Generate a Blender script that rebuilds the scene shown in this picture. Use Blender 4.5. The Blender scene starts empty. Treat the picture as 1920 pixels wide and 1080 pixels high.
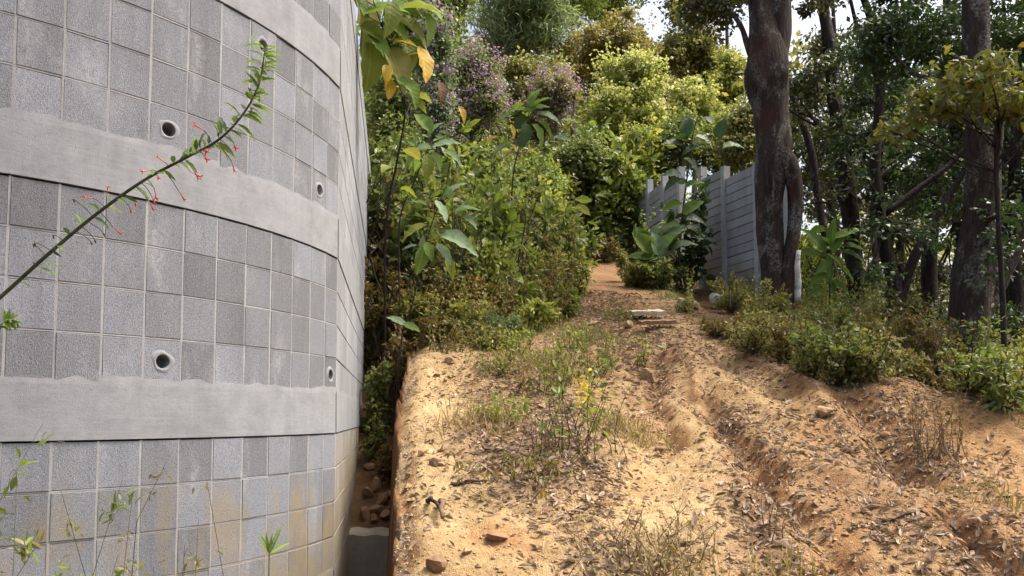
import bpy, math, random
import numpy as np
from mathutils import Vector, Matrix, Euler

# ------------------------------------------------------------------ camera, world, sun
SC = bpy.context.scene
COL = SC.collection
EYE = 1.65                       # eye height of the photographer above the path
F = 1397.0                       # focal length in photograph pixels (1920 wide)
PITCH = math.radians(3.1)
YC = 705.0                       # principal row (the picture is an upward shifted crop)
cam_d = bpy.data.cameras.new('camera'); cam = bpy.data.objects.new('camera', cam_d); COL.objects.link(cam)
cam_d.sensor_width = 36; cam_d.lens = F / 1920 * 36; cam_d.shift_y = (YC - 540) / 1920
cam_d.clip_start = 0.05; cam_d.clip_end = 800
cam.location = (0, 0, EYE); cam.rotation_euler = (math.pi / 2 + PITCH, 0, 0)
SC.camera = cam

SUN_EL, SUN_AZ = math.radians(62), math.radians(80)      # azimuth from +Y towards +X
W = bpy.data.worlds.new('World'); SC.world = W; W.use_nodes = True
nt = W.node_tree; nt.nodes.clear()
sky = nt.nodes.new('ShaderNodeTexSky'); sky.sky_type = 'NISHITA'; sky.sun_disc = False
sky.sun_elevation = SUN_EL; sky.sun_rotation = SUN_AZ; sky.dust_density = 9.0; sky.air_density = 1.0; sky.ozone_density = 0.6
bg = nt.nodes.new('ShaderNodeBackground'); bg.inputs[1].default_value = 0.15
wo = nt.nodes.new('ShaderNodeOutputWorld')
nt.links.new(sky.outputs[0], bg.inputs[0]); nt.links.new(bg.outputs[0], wo.inputs[0])
sl = bpy.data.lights.new('sun', 'SUN'); sl.energy = 1.8; sl.angle = math.radians(13.0); sl.color = (1, 0.965, 0.90)
sun = bpy.data.objects.new('sun', sl); COL.objects.link(sun)
sd = Vector((math.sin(SUN_AZ) * math.cos(SUN_EL), math.cos(SUN_AZ) * math.cos(SUN_EL), math.sin(SUN_EL)))
sun.rotation_euler = (-sd).to_track_quat('-Z', 'Y').to_euler(); sun.location = sd * 60
SC.view_settings.view_transform = 'Standard'; SC.view_settings.look = 'None'
SC.view_settings.exposure = 1.22; SC.view_settings.gamma = 1; SC.view_settings.use_curve_mapping = False
SC.render.engine = 'CYCLES'
SC.cycles.use_denoising = True
SC.cycles.max_bounces = 6; SC.cycles.diffuse_bounces = 3; SC.cycles.glossy_bounces = 2
SC.cycles.transmission_bounces = 4; SC.cycles.transparent_max_bounces = 4

# ------------------------------------------------------------------ helpers: view geometry and noise
CP, SP = math.cos(PITCH), math.sin(PITCH)
def at(px, py, Y):
    """world point on the sight line of a photograph pixel at the world distance Y"""
    a = (px - 960) / F; b = (YC - py) / F
    k = Y / (CP - b * SP)
    return Vector((a * k, Y, EYE + (SP + b * CP) * k))
def project(X, Yw, Z):
    z = Z - EYE
    dep = Yw * CP + z * SP; up = -Yw * SP + z * CP
    return 960 + F * X / dep, YC - F * up / dep
S0 = 0.31
def plane_pt(px, py):
    """point of the mean slope of the path under a pixel"""
    a = (px - 960) / F; b = (YC - py) / F
    dy = CP - b * SP; dz = SP + b * CP
    k = -1.6 / (dz - S0 * dy)
    return (a * k, dy * k)
def _h(i, j, s):
    v = (i * 374761393 + j * 668265263 + s * 1274126177) & 0xffffffff
    v = ((v ^ (v >> 13)) * 1274126177) & 0xffffffff
    return ((v ^ (v >> 16)) & 0xffff) / 65535.0
def vnoise(x, y, s=0):
    x = np.asarray(x, float); y = np.asarray(y, float)
    i = np.floor(x).astype(np.int64); j = np.floor(y).astype(np.int64)
    u = x - i; v = y - j; u = u * u * (3 - 2 * u); v = v * v * (3 - 2 * v)
    return ((_h(i, j, s) * (1 - u) + _h(i + 1, j, s) * u) * (1 - v) + (_h(i, j + 1, s) * (1 - u) + _h(i + 1, j + 1, s) * u) * v)
def fbm(x, y, s=0, o=4):
    r = 0; a = 0.5; f = 1.0
    for k in range(o):
        r = r + a * (vnoise(x * f + 13.1 * k, y * f + 7.7 * k, s + k) - 0.5); a *= 0.5; f *= 2.03
    return r
def sstep(a, b, x):
    t = np.clip((x - a) / (b - a), 0, 1); return t * t * (3 - 2 * t)
def polydist(X, Y, pts):
    """distance to a polyline, and the parameter 0..1 along it"""
    best = np.full(np.shape(X), 1e9); par = np.zeros(np.shape(X)); n = len(pts) - 1
    for k in range(n):
        (x0, y0), (x1, y1) = pts[k], pts[k + 1]
        dx, dy = x1 - x0, y1 - y0
        t = np.clip(((X - x0) * dx + (Y - y0) * dy) / (dx * dx + dy * dy), 0, 1)
        d = np.hypot(X - x0 - t * dx, Y - y0 - t * dy)
        m = d < best; best = np.where(m, d, best); par = np.where(m, (k + t) / n, par)
    return best, par

# ------------------------------------------------------------------ helpers: meshes and objects
def raw_mesh(name, V, Fs, smooth=False):
    """Fs: list of int arrays, each (n, k)"""
    me = bpy.data.meshes.new(name)
    V = np.asarray(V, np.float32).reshape(-1, 3)
    Fs = [np.asarray(f, np.int32) for f in Fs if len(f)]
    me.vertices.add(len(V)); me.vertices.foreach_set('co', V.ravel())
    tot = sum(f.size for f in Fs); npoly = sum(len(f) for f in Fs)
    me.loops.add(tot); me.polygons.add(npoly)
    me.loops.foreach_set('vertex_index', np.concatenate([f.ravel() for f in Fs]))
    ls = []; o = 0
    for f in Fs:
        ls.append(o + np.arange(len(f)) * f.shape[1]); o += f.size
    me.polygons.foreach_set('loop_start', np.concatenate(ls).astype(np.int32))
    me.update(calc_edges=True)
    me.polygons.foreach_set('use_smooth', np.full(npoly, smooth, bool))
    me.validate()
    return me
class MB:
    def __init__(s): s.V = []; s.F = []; s.n = 0
    def add(s, V, Fs):
        V = np.asarray(V, float).reshape(-1, 3); s.V.append(V)
        for f in Fs:
            if len(f): s.F.append(np.asarray(f, np.int64) + s.n)
        s.n += len(V)
    def box(s, c, sx, sy, sz, M=None):
        v = np.array([[x, y, z] for x in (-.5, .5) for y in (-.5, .5) for z in (-.5, .5)]) * (sx, sy, sz)
        if M is not None: v = v @ np.array(M).T
        s.add(v + np.array(c), [[(0, 1, 3, 2), (4, 6, 7, 5), (0, 4, 5, 1), (2, 3, 7, 6), (0, 2, 6, 4), (1, 5, 7, 3)]])
    def tube(s, P, R, sides=6, noise=0.0, seed=0, cap=True, flat=None):
        P = np.asarray(P, float); R = np.broadcast_to(np.asarray(R, float), (len(P),))
        T = np.gradient(P, axis=0); T /= np.linalg.norm(T, axis=1)[:, None] + 1e-9
        ref = np.array([0.31, 0.95, 0.05]) if abs(T[:, 2]).mean() > 0.5 else np.array([0, 0, 1.0])
        A = np.cross(T, ref); A /= np.linalg.norm(A, axis=1)[:, None] + 1e-9
        B = np.cross(T, A)
        th = np.arange(sides) / sides * 2 * math.pi
        rr = np.repeat(R[:, None], sides, 1)
        if noise:
            L = np.concatenate([[0], np.cumsum(np.linalg.norm(np.diff(P, axis=0), axis=1))])
            q = L[:, None] / R.max()
            c = np.cos(th)[None, :] * 1.3; sn = np.sin(th)[None, :] * 1.3
            rr = rr * (1 + noise * (2.2 * fbm(c * 1.0 + 5, q * 0.55 + sn, seed, 3) + 1.2 * fbm(c * 3 + 9, q * 0.35 + 3 * sn, seed + 5, 3)))
        V = P[:, None, :] + rr[..., None] * (np.cos(th)[None, :, None] * A[:, None, :] + np.sin(th)[None, :, None] * B[:, None, :])
        n = len(P); i = np.arange(n - 1)[:, None] * sides; j = np.arange(sides)[None, :]; j2 = (j + 1) % sides
        q = np.stack([i + j, i + j2, i + sides + j2, i + sides + j], -1).reshape(-1, 4)
        Fs = [q]
        if cap: Fs += [np.arange(sides)[None, ::-1], ((n - 1) * sides + np.arange(sides))[None, :]]
        s.add(V.reshape(-1, 3), Fs)
    def leaves(s, pos, d, nrm, L, Wd, tmpl):
        """copies of a leaf template: base pos, axis d, face normal nrm, length L, width Wd"""
        tv, tf = tmpl; pos = np.asarray(pos, float)
        d = d / (np.linalg.norm(d, axis=1)[:, None] + 1e-9)
        x = np.cross(d, nrm); x /= np.linalg.norm(x, axis=1)[:, None] + 1e-9
        z = np.cross(x, d)
        L = np.broadcast_to(L, (len(pos),)); Wd = np.broadcast_to(Wd, (len(pos),))
        V = pos[:, None, :] + tv[None, :, 0, None] * Wd[:, None, None] * x[:, None, :] \
            + tv[None, :, 1, None] * L[:, None, None] * d[:, None, :] + tv[None, :, 2, None] * L[:, None, None] * z[:, None, :]
        k = len(tv); off = (np.arange(len(pos)) * k)[:, None, None]
        s.add(V.reshape(-1, 3), [(np.asarray(f)[None] + off).reshape(-1, len(f[0])) for f in tf])
    def build(s, name, mat, parent=None, smooth=False, loc=None):
        V = np.concatenate(s.V)
        if parent is not None and loc is None: loc = None; V = V - np.array(parent.location)
        groups = {}
        for f in s.F: groups.setdefault(f.shape[1], []).append(f)
        me = raw_mesh(name, V, [np.concatenate(g) for g in groups.values()], smooth)
        return obj(name, me, mat, parent)
def obj(name, me, mat, parent=None, loc=None):
    o = bpy.data.objects.new(name, me); COL.objects.link(o)
    if mat is not None and len(me.materials) == 0: me.materials.append(mat)
    if parent is not None: o.parent = parent
    if loc is not None: o.location = loc
    return o
def tag(o, label=None, cat=None, group=None, kind=None):
    if label: o['label'] = label
    if cat: o['category'] = cat
    if group: o['group'] = group
    if kind: o['kind'] = kind
    return o
def thing(name, label, cat, loc, group=None):
    o = bpy.data.objects.new(name, None); COL.objects.link(o); o.location = loc; o.empty_display_size = 0.1
    return tag(o, label, cat, group)
def leaf_tmpl(n=4, wide=0.42, fold=0.25, droop=0.25, wave=0.0):
    """pointed oval leaf, length 1 along y; x is given in units of the width"""
    V = []; Q = []
    for i in range(n + 1):
        t = i / n
        w = 0.5 * math.sin(math.pi * t ** 0.8) ** 0.85 if 0 < i < n else (0.02 if i == 0 else 0.0)
        z = -droop * t * t
        up = fold * w * wide + wave * math.sin(i * 2.3) * 0.05
        V += [(-w, t, z + up), (0, t, z), (w, t, z + up * 0.9 + wave * 0.03 * math.cos(i * 3.1))]
    for i in range(n):
        a = 3 * i; Q += [(a, a + 1, a + 4, a + 3), (a + 1, a + 2, a + 5, a + 4)]
    return np.array(V), [np.array(Q)]
T_BIG = leaf_tmpl(8, 0.5, 0.35, 0.28, 0.5)
T_MED = leaf_tmpl(3, 0.45, 0.3, 0.25)
T_SMALL = (np.array([(0, 0, 0), (-.5, .45, .08), (.5, .45, .08), (0, 1, -.12)]), [np.array([(0, 2, 1), (1, 2, 3)])])
T_BLADE = (np.array([(-.5, 0, 0), (.5, 0, 0), (-.4, .45, 0.03), (.4, .45, 0.03), (-.15, .8, -.08), (.15, .8, -.08), (0, 1, -.22)]),
           [np.array([(0, 1, 3, 2), (2, 3, 5, 4)]), np.array([(4, 5, 6)])])
T_CURL = (np.array([(0, 0, 0), (-.5, .3, .16), (0, .33, .02), (.5, .3, .2), (-.42, .7, .2), (0, .68, .05), (.42, .7, .14), (0, 1, .16)]),
          [np.array([(0, 2, 1), (0, 3, 2), (4, 5, 7), (5, 6, 7)]), np.array([(1, 2, 5, 4), (2, 3, 6, 5)])])
def unit(a): return a / (np.linalg.norm(a, axis=-1, keepdims=True) + 1e-9)
def spline(P, n):
    """Catmull-Rom through rows of P (any number of columns)"""
    P = np.asarray(P, float); Q = np.vstack([2 * P[0] - P[1], P, 2 * P[-1] - P[-2]]); out = []
    m = len(P) - 1
    for t in np.linspace(0, m - 1e-6, n):
        k = int(t); u = t - k; a, b, c, d = Q[k:k + 4]
        out.append(0.5 * (2 * b + (c - a) * u + (2 * a - 5 * b + 4 * c - d) * u * u + (3 * b - a - 3 * c + d) * u ** 3))
    return np.array(out)

# ------------------------------------------------------------------ materials
class NM:
    def __init__(s, name):
        s.m = bpy.data.materials.new(name); s.m.use_nodes = True; s.t = s.m.node_tree; s.t.nodes.clear()
        s.out = s.n('ShaderNodeOutputMaterial')
    def n(s, typ, **kw):
        o = s.t.nodes.new(typ)
        for k, v in kw.items(): setattr(o, k, v)
        return o
    def l(s, a, b): s.t.links.new(a, b)
    def val(s, x, sock):
        if hasattr(x, 'is_linked'): s.l(x, sock)
        else: sock.default_value = x
    def noise(s, vec, scale, detail=4, rough=0.55, dist=0.0):
        o = s.n('ShaderNodeTexNoise'); o.inputs['Scale'].default_value = scale; o.inputs['Detail'].default_value = detail
        o.inputs['Roughness'].default_value = rough; o.inputs['Distortion'].default_value = dist
        if vec is not None: s.l(vec, o.inputs['Vector'])
        return o.outputs['Fac']
    def ramp(s, fac, *stops):
        o = s.n('ShaderNodeValToRGB'); s.l(fac, o.inputs[0]); e = o.color_ramp.elements
        while len(e) < len(stops): e.new(0.5)
        for i, (p, c) in enumerate(stops):
            e[i].position = p; e[i].color = (*c, 1) if not isinstance(c, float) else (c, c, c, 1)
        return o.outputs[0]
    def mix(s, fac, a, b, mode='MIX'):
        o = s.n('ShaderNodeMix', data_type='RGBA', blend_type=mode)
        for x, k in ((fac, 0), (a, 6), (b, 7)):
            if isinstance(x, tuple): x = (*x, 1)
            s.val(x, o.inputs[k])
        return o.outputs[2]
    def math(s, op, a, b=0.0, clamp=False):
        o = s.n('ShaderNodeMath', operation=op, use_clamp=clamp); s.val(a, o.inputs[0]); s.val(b, o.inputs[1]); return o.outputs[0]
    def mrange(s, v, a, b, c=0.0, d=1.0):
        o = s.n('ShaderNodeMapRange', clamp=True); s.l(v, o.inputs[0])
        for i, x in enumerate((a, b, c, d)): o.inputs[i + 1].default_value = x
        return o.outputs[0]
    def pos(s): return s.n('ShaderNodeNewGeometry').outputs['Position']
    def objc(s): return s.n('ShaderNodeTexCoord').outputs['Object']
    def island(s): return s.n('ShaderNodeNewGeometry').outputs['Random Per Island']
    def orand(s): return s.n('ShaderNodeObjectInfo').outputs['Random']
    def scale(s, vec, x, y, z):
        o = s.n('ShaderNodeMapping'); s.l(vec, o.inputs[0]); o.inputs['Scale'].default_value = (x, y, z); return o.outputs[0]
    def bump(s, h, strength, dist):
        o = s.n('ShaderNodeBump'); o.inputs['Strength'].default_value = strength; o.inputs['Distance'].default_value = dist
        s.l(h, o.inputs['Height']); return o.outputs[0]
    def surf(s, col, rough=0.85, nrm=None, spec=0.25):
        b = s.n('ShaderNodeBsdfPrincipled'); b.inputs['Roughness'].default_value = rough
        b.inputs['Specular IOR Level'].default_value = spec
        if isinstance(col, tuple): b.inputs['Base Color'].default_value = (*col, 1)
        else: s.l(col, b.inputs['Base Color'])
        if nrm is not None: s.l(nrm, b.inputs['Normal'])
        s.l(b.outputs[0], s.out.inputs[0]); return s.m
GAIN = dict(leaf_mid=1.55, leaf_fresh=1.2, leaf_dark=1.6, leaf_forest=1.6, leaf_yellow=1.4, leaf_cream=1.35, leaf_olive=1.5, leaf_rust=1.25, leaf_brownish=1.9, leaf_greygreen=1.6, needle=1.25, leaf_maple=.85, grass_green=1.2, grass_dry=1.2, big_green=1.15, big_olive=1.3, flower_purple=1.35)
def leaf_mat(name, stops, trans=0.4, rough=0.45, big=False, spec=0.35):
    """stops: colours met at random from leaf to leaf"""
    g_ = GAIN.get(name, 1.0); stops = [tuple(c * g_ for c in s) for s in stops]
    k = NM(name)
    r = k.math('FRACT', k.math('ADD', k.island(), k.orand())) if not big else k.math('FRACT', k.math('MULTIPLY', k.orand(), 7.3))
    n = len(stops)
    col = k.ramp(r, *[((i + 0.0) / max(1, n - 1), c) for i, c in enumerate(stops)])
    nrm = None
    if big:
        o = k.objc(); sx = k.n('ShaderNodeSeparateXYZ'); k.l(o, sx.inputs[0])
        rib = k.mrange(k.math('ABSOLUTE', sx.outputs[0]), 0.006, 0.03, 0.45, 0.0)
        vein = k.n('ShaderNodeTexWave', wave_type='BANDS', bands_direction='Y')
        vein.inputs['Scale'].default_value = 2.2; vein.inputs['Distortion'].default_value = 1.5
        vv = k.math('ADD', sx.outputs[1], k.math('MULTIPLY', k.math('ABSOLUTE', sx.outputs[0]), -0.8))
        cmb = k.n('ShaderNodeCombineXYZ'); k.l(vv, cmb.inputs[1]); k.l(cmb.outputs[0], vein.inputs['Vector'])
        col = k.mix(rib, col, tuple(min(1, c * 1.7 + .03) for c in stops[0]))
        blot = k.noise(k.pos(), 9, 4)
        col = k.mix(k.mrange(blot, 0.5, 0.72, 0, 0.35), col, (0.16, 0.13, 0.03))
        nrm = k.bump(vein.outputs[0], 0.16, 0.01)
    else:
        blot = k.noise(k.pos(), 2.2, 3)
        col = k.mix(k.mrange(blot, 0.35, 0.65, 0, 1), k.mix(1.0, col, (0.72, 0.74, 0.72), 'MULTIPLY'), col)
    b = k.n('ShaderNodeBsdfPrincipled'); b.inputs['Roughness'].default_value = rough; b.inputs['Specular IOR Level'].default_value = spec
    k.l(col, b.inputs['Base Color'])
    t = k.n('ShaderNodeBsdfTranslucent')
    k.l(k.mix(1.0, col, (1.25, 1.3, 0.75), 'MULTIPLY'), t.inputs[0])
    if nrm is not None: k.l(nrm, b.inputs['Normal'])
    mx = k.n('ShaderNodeMixShader'); mx.inputs[0].default_value = trans
    k.l(b.outputs[0], mx.inputs[1]); k.l(t.outputs[0], mx.inputs[2]); k.l(mx.outputs[0], k.out.inputs[0])
    return k.m
M = {}
# leaf colours (reflectances)
M['leaf_mid'] = leaf_mat('leaf_mid', [(.10, .13, .035), (.145, .17, .045), (.07, .10, .03), (.20, .20, .06), (.05, .08, .025)])
M['leaf_fresh'] = leaf_mat('leaf_fresh', [(.15, .20, .04), (.21, .25, .06), (.11, .16, .04)])
M['leaf_dark'] = leaf_mat('leaf_dark', [(.030, .055, .020), (.045, .075, .025), (.022, .040, .016), (.06, .085, .03)], 0.25)
M['leaf_forest'] = leaf_mat('leaf_forest', [(.038, .05, .02), (.06, .075, .028), (.03, .04, .016), (.09, .09, .035), (.08, .06, .03)], 0.28)
M['leaf_yellow'] = leaf_mat('leaf_yellow', [(.22, .25, .05), (.30, .30, .07), (.15, .20, .04), (.34, .30, .10)])
M['leaf_cream'] = leaf_mat('leaf_cream', [(.42, .40, .17), (.32, .34, .12), (.50, .46, .24), (.24, .29, .08)])
M['leaf_olive'] = leaf_mat('leaf_olive', [(.15, .15, .045), (.20, .18, .06), (.10, .12, .035), (.24, .19, .07)])
M['leaf_rust'] = leaf_mat('leaf_rust', [(.16, .12, .04), (.20, .11, .04), (.10, .11, .03), (.24, .19, .07), (.12, .07, .03)])
M['leaf_brownish'] = leaf_mat('leaf_brownish', [(.17, .14, .05), (.13, .12, .04), (.21, .15, .06), (.11, .12, .04)])
M['leaf_greygreen'] = leaf_mat('leaf_greygreen', [(.10, .14, .07), (.13, .17, .09), (.08, .12, .05)])
M['leaf_maple'] = leaf_mat('leaf_maple', [(.22, .23, .05), (.26, .23, .06), (.17, .21, .05), (.20, .15, .04), (.13, .18, .05)])
M['needle'] = leaf_mat('needle', [(.20, .25, .12), (.26, .31, .16), (.15, .19, .09)], 0.35, 0.5)
M['flower_purple'] = leaf_mat('flower_purple', [(.26, .16, .33), (.34, .22, .40), (.20, .12, .25), (.30, .22, .30)])
M['flower_red'] = leaf_mat('flower_red', [(.62, .07, .05), (.55, .10, .08), (.68, .16, .12)])
M['flower_yellow'] = leaf_mat('flower_yellow', [(.62, .50, .04), (.70, .58, .08), (.5, .42, .05)])
M['grass_green'] = leaf_mat('grass_green', [(.15, .19, .05), (.20, .22, .07), (.11, .15, .04), (.26, .24, .10)])
M['grass_dry'] = leaf_mat('grass_dry', [(.34, .26, .12), (.26, .19, .09), (.20, .17, .06), (.40, .31, .16)], 0.3, 0.7)
M['litter'] = leaf_mat('litter', [(.35, .245, .175), (.18, .115, .08), (.46, .35, .25), (.11, .07, .05), (.52, .41, .31), (.28, .165, .10), (.22, .145, .11)], 0.12, 0.7, spec=0.2)
M['big_green'] = leaf_mat('big_green', [(.13, .20, .04), (.10, .17, .04), (.16, .22, .05), (.12, .19, .05)], 0.4, 0.65, True, .12)
M['big_grey'] = leaf_mat('big_grey', [(.20, .28, .16), (.16, .24, .12), (.23, .30, .19), (.12, .19, .08)], 0.3, 0.65, True, .14)
M['big_olive'] = leaf_mat('big_olive', [(.13, .16, .03), (.18, .20, .04), (.11, .15, .04), (.20, .17, .05)], 0.4, 0.55, True, .22)
M['big_yellow'] = leaf_mat('big_yellow', [(.55, .36, .04), (.48, .30, .03), (.58, .42, .07)], 0.35, 0.5, True)
M['big_dark'] = leaf_mat('big_dark', [(.045, .09, .03), (.06, .11, .035), (.035, .075, .03)], 0.25, 0.5, True, .25)
M['big_brown'] = leaf_mat('big_brown', [(.09, .04, .02), (.12, .06, .03)], 0.1, 0.7, True)
M['big_litter'] = leaf_mat('big_litter', [(.32, .22, .16), (.46, .35, .26), (.20, .13, .10), (.36, .24, .16), (.50, .40, .32)], 0.1, 0.7, True)

def bark_mat(name, dark, mid, lichen, lich_amt=0.5, red=None):
    k = NM(name); p = k.pos()
    v = k.scale(p, 1, 1, 0.15)
    a = k.noise(v, 36, 6, 0.68, 0.8); b = k.noise(v, 70, 4, 0.6)
    col = k.ramp(a, (0.3, dark), (0.62, mid), (0.8, tuple(min(1, c * 1.5) for c in mid)))
    li = k.math('MULTIPLY', k.mrange(k.noise(k.scale(p, 1, 1, 0.55), 4.2, 5, 0.65), 1 - lich_amt, 1 - lich_amt + 0.1), k.mrange(k.noise(p, 38, 4, 0.7), 0.42, 0.6))
    col = k.mix(li, col, lichen)
    if red: col = k.mix(k.mrange(k.noise(k.scale(p, 1, 1, 0.4), 2.7, 3), 0.53, 0.66, 0, 0.75), col, red)
    h = k.math('ADD', a, k.math('MULTIPLY', b, 0.4))
    return k.surf(col, 0.9, k.bump(h, 1.0, 0.08))
M['bark'] = bark_mat('bark', (.017, .012, .010), (.085, .064, .050), (.30, .285, .25), 0.5, (.09, .038, .022))
M['bark_dark'] = bark_mat('bark_dark', (.013, .010, .008), (.055, .042, .034), (.17, .16, .14), 0.46)
M['bark_grey'] = bark_mat('bark_grey', (.04, .033, .027), (.14, .115, .09), (.30, .30, .27), 0.5)
def twig_mat(name, c):
    k = NM(name); n = k.noise(k.pos(), 40, 3)
    return k.surf(k.mix(k.mrange(n, .3, .7), tuple(x * .6 for x in c), tuple(x * 1.25 for x in c)), 0.8)
M['stem_brown'] = twig_mat('stem_brown', (.075, .05, .032)); M['stem_green'] = twig_mat('stem_green', (.10, .13, .05))
M['stem_dry'] = twig_mat('stem_dry', (.16, .10, .06)); M['stem_dark'] = twig_mat('stem_dark', (.035, .025, .022))
M['stem_olive'] = twig_mat('stem_olive', (.055, .065, .03))

def block_mat(name, island=False, light=0.0, up=0.0):
    k = NM(name); p = k.pos()
    r = k.island() if island else k.orand()
    base = k.ramp(r, (0.0, (.157 + light, .163 + light, .174 + light)), (0.3, (.198 + light, .208 + light, .225 + light)), (0.75, (.242 + light, .258 + light, .287 + light)), (1.0, (.18 + light, .187 + light, .20 + light)))
    sp = k.noise(p, 330, 2, 0.6); sp2 = k.noise(p, 120, 3, 0.7)
    col = k.mix(k.mrange(sp, 0.36, 0.62, 0.0, 1.0), k.mix(1.0, base, (.50, .49, .48), 'MULTIPLY'), k.mix(1.0, base, (1.28, 1.28, 1.28), 'MULTIPLY'))
    col = k.mix(k.mrange(sp2, 0.60, 0.72, 0, .5), col, (.07, .068, .065))
    # cement smears, washed down in streaks
    smear = k.math('MULTIPLY', k.mrange(k.noise(k.scale(p, 1, 1, 0.35), 7, 5, 0.6), 0.54, 0.70), k.mrange(k.noise(p, 60, 4, .7), .35, .6))
    col = k.mix(k.math('MULTIPLY', smear, 0.5), col, (.40, .405, .42))
    run = k.noise(k.scale(p, 1, 1, .07), 9, 5, .65); run2 = k.noise(p, 2.3, 4, .6)
    col = k.mix(k.mrange(run, .5, .72, 0, .55), col, k.mix(1.0, col, (.62, .62, .60), 'MULTIPLY'))
    col = k.mix(k.mrange(run2, .35, .7, 0, .5), col, k.mix(1.0, col, (1.22, 1.22, 1.24), 'MULTIPLY'))
    # soil splashed and seeping stains on the lowest courses
    sx = k.n('ShaderNodeSeparateXYZ'); k.l(p, sx.inputs[0])
    low = k.mrange(sx.outputs[2], EYE - 0.05 + up, EYE - 1.0 + up)
    far = k.mrange(sx.outputs[1], 2.4, 4.2, 0.35, 1.0)
    st = k.mrange(k.noise(k.scale(p, 1.6, 1.6, 0.55), 4.3, 5, 0.62), 0.60, 0.30)
    amt = k.math('MULTIPLY', k.mrange(k.math('ADD', k.math('MULTIPLY', low, 0.95), st), 0.62, 1.15), far)
    amt = k.math('MULTIPLY', amt, k.mrange(sx.outputs[2], EYE - .12 + up, EYE - .42 + up))
    col = k.mix(k.math('MULTIPLY', amt, 0.7), col, k.mix(k.noise(p, 14, 3), (.24, .185, .10), (.32, .255, .15)))
    h = k.math('ADD', sp, k.math('MULTIPLY', sp2, 1.0))
    return k.surf(col, 0.93, k.bump(h, 0.55, 0.004), 0.15)
M['block'] = block_mat('block'); M['block_pale'] = block_mat('block_pale', False, 0.09, .35); M['block_joined'] = block_mat('block_joined', True, 0.09, .6)
def concrete_mat(name, c, stain=True):
    k = NM(name); p = k.pos()
    a = k.noise(p, 9, 6, 0.62); b = k.noise(k.scale(p, 1, 1, 2.2), 46, 4, .6); d = k.noise(p, 260, 2)
    col = k.mix(k.mrange(a, .3, .7), tuple(x * .82 for x in c), tuple(min(1, x * 1.12) for x in c))
    col = k.mix(k.mrange(b, .52, .7, 0, .35), col, tuple(x * .62 for x in c))
    run = k.noise(k.scale(p, 1, 1, .10), 8, 6, .65); trow = k.noise(k.scale(p, .35, .35, 5), 16, 4, .6); pit = k.noise(p, 120, 2, .5)
    col = k.mix(k.mrange(run, .48, .72, 0, .6), col, tuple(x * .68 for x in c))
    col = k.mix(k.mrange(trow, .5, .68, 0, .3), col, tuple(min(1, x * 1.2) for x in c))
    col = k.mix(k.mrange(pit, .66, .74, 0, .6), col, tuple(x * .4 for x in c))
    if stain:
        sx = k.n('ShaderNodeSeparateXYZ'); k.l(p, sx.inputs[0])
        low = k.mrange(sx.outputs[2], EYE + 0.0, EYE - 0.95)
        amt = k.mrange(k.math('ADD', low, k.noise(k.scale(p, 1, 1, .3), 4, 5)), 0.85, 1.4, 0, .6)
        col = k.mix(amt, col, (.31, .25, .15))
    return k.surf(col, 0.9, k.bump(k.math('ADD', k.math('MULTIPLY', b, .6), k.math('MULTIPLY', d, .8)), 0.28, 0.005), 0.2)
M['concrete'] = concrete_mat('concrete', (.36, .35, .34)); M['mortar'] = concrete_mat('mortar', (.33, .328, .326))
M['mortar_deep'] = concrete_mat('mortar_deep', (.16, .15, .145)); M['render'] = concrete_mat('render', (.268, .277, .29))
M['concrete_old'] = concrete_mat('concrete_old', (.33, .30, .24), False)
k = NM('fence_panel'); p = k.pos(); r = k.orand()
c = k.ramp(r, (0, (.31, .31, .312)), (.5, (.36, .36, .362)), (1, (.41, .41, .41)))
c = k.mix(k.mrange(k.noise(k.scale(p, 1, 1, .3), 5, 5, .6), .45, .7, 0, .6), c, (.22, .21, .20))
sx = k.n('ShaderNodeSeparateXYZ'); k.l(p, sx.inputs[0])
c = k.mix(k.mrange(k.math('SUBTRACT', k.math('ADD', k.math('MULTIPLY', sx.outputs[2], -1.0), k.math('MULTIPLY', sx.outputs[1], S0)), k.math('MULTIPLY', k.noise(p, 3, 4), .5)), -.75, -.2, 0, .8), c, (.25, .19, .12))
M['fence_panel'] = k.surf(c, .9, k.bump(k.noise(p, 90, 3), .4, .006))
M['fence_post'] = concrete_mat('fence_post', (.44, .44, .445), False)
M['plank_pale'] = concrete_mat('plank_pale', (.52, .45, .32), False)
def stone_mat(name, c):
    k = NM(name); p = k.pos(); a = k.noise(p, 18, 6, .6); b = k.noise(p, 90, 3)
    return k.surf(k.mix(k.mrange(a, .3, .7), tuple(x * .6 for x in c), tuple(x * 1.2 for x in c)), .92, k.bump(k.math('ADD', a, k.math('MULTIPLY', b, .3)), .7, .02))
M['stone'] = stone_mat('stone', (.36, .25, .14)); M['stone_red'] = stone_mat('stone_red', (.25, .15, .085)); M['clod'] = stone_mat('clod', (.33, .215, .115)); M['stone_white'] = stone_mat('stone_white', (.62, .60, .54))
k = NM('soil'); p = k.pos(); at_ = k.n('ShaderNodeAttribute', attribute_name='soil')
n1 = k.noise(p, 5.5, 6, .62); n2 = k.noise(p, 34, 5, .65); n3 = k.noise(p, 150, 3, .6)
c = k.mix(k.mrange(n1, .32, .68), k.mix(1.0, at_.outputs[0], (.78, .70, .62), 'MULTIPLY'), k.mix(1.0, at_.outputs[0], (1.12, 1.10, 1.06), 'MULTIPLY'))
c = k.mix(k.mrange(n2, .56, .72, 0, .6), c, k.mix(1.0, at_.outputs[0], (.55, .48, .42), 'MULTIPLY'))
c = k.mix(k.mrange(n3, .60, .74, 0, .55), c, k.mix(1.0, at_.outputs[0], (.45, .40, .36), 'MULTIPLY'))
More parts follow.
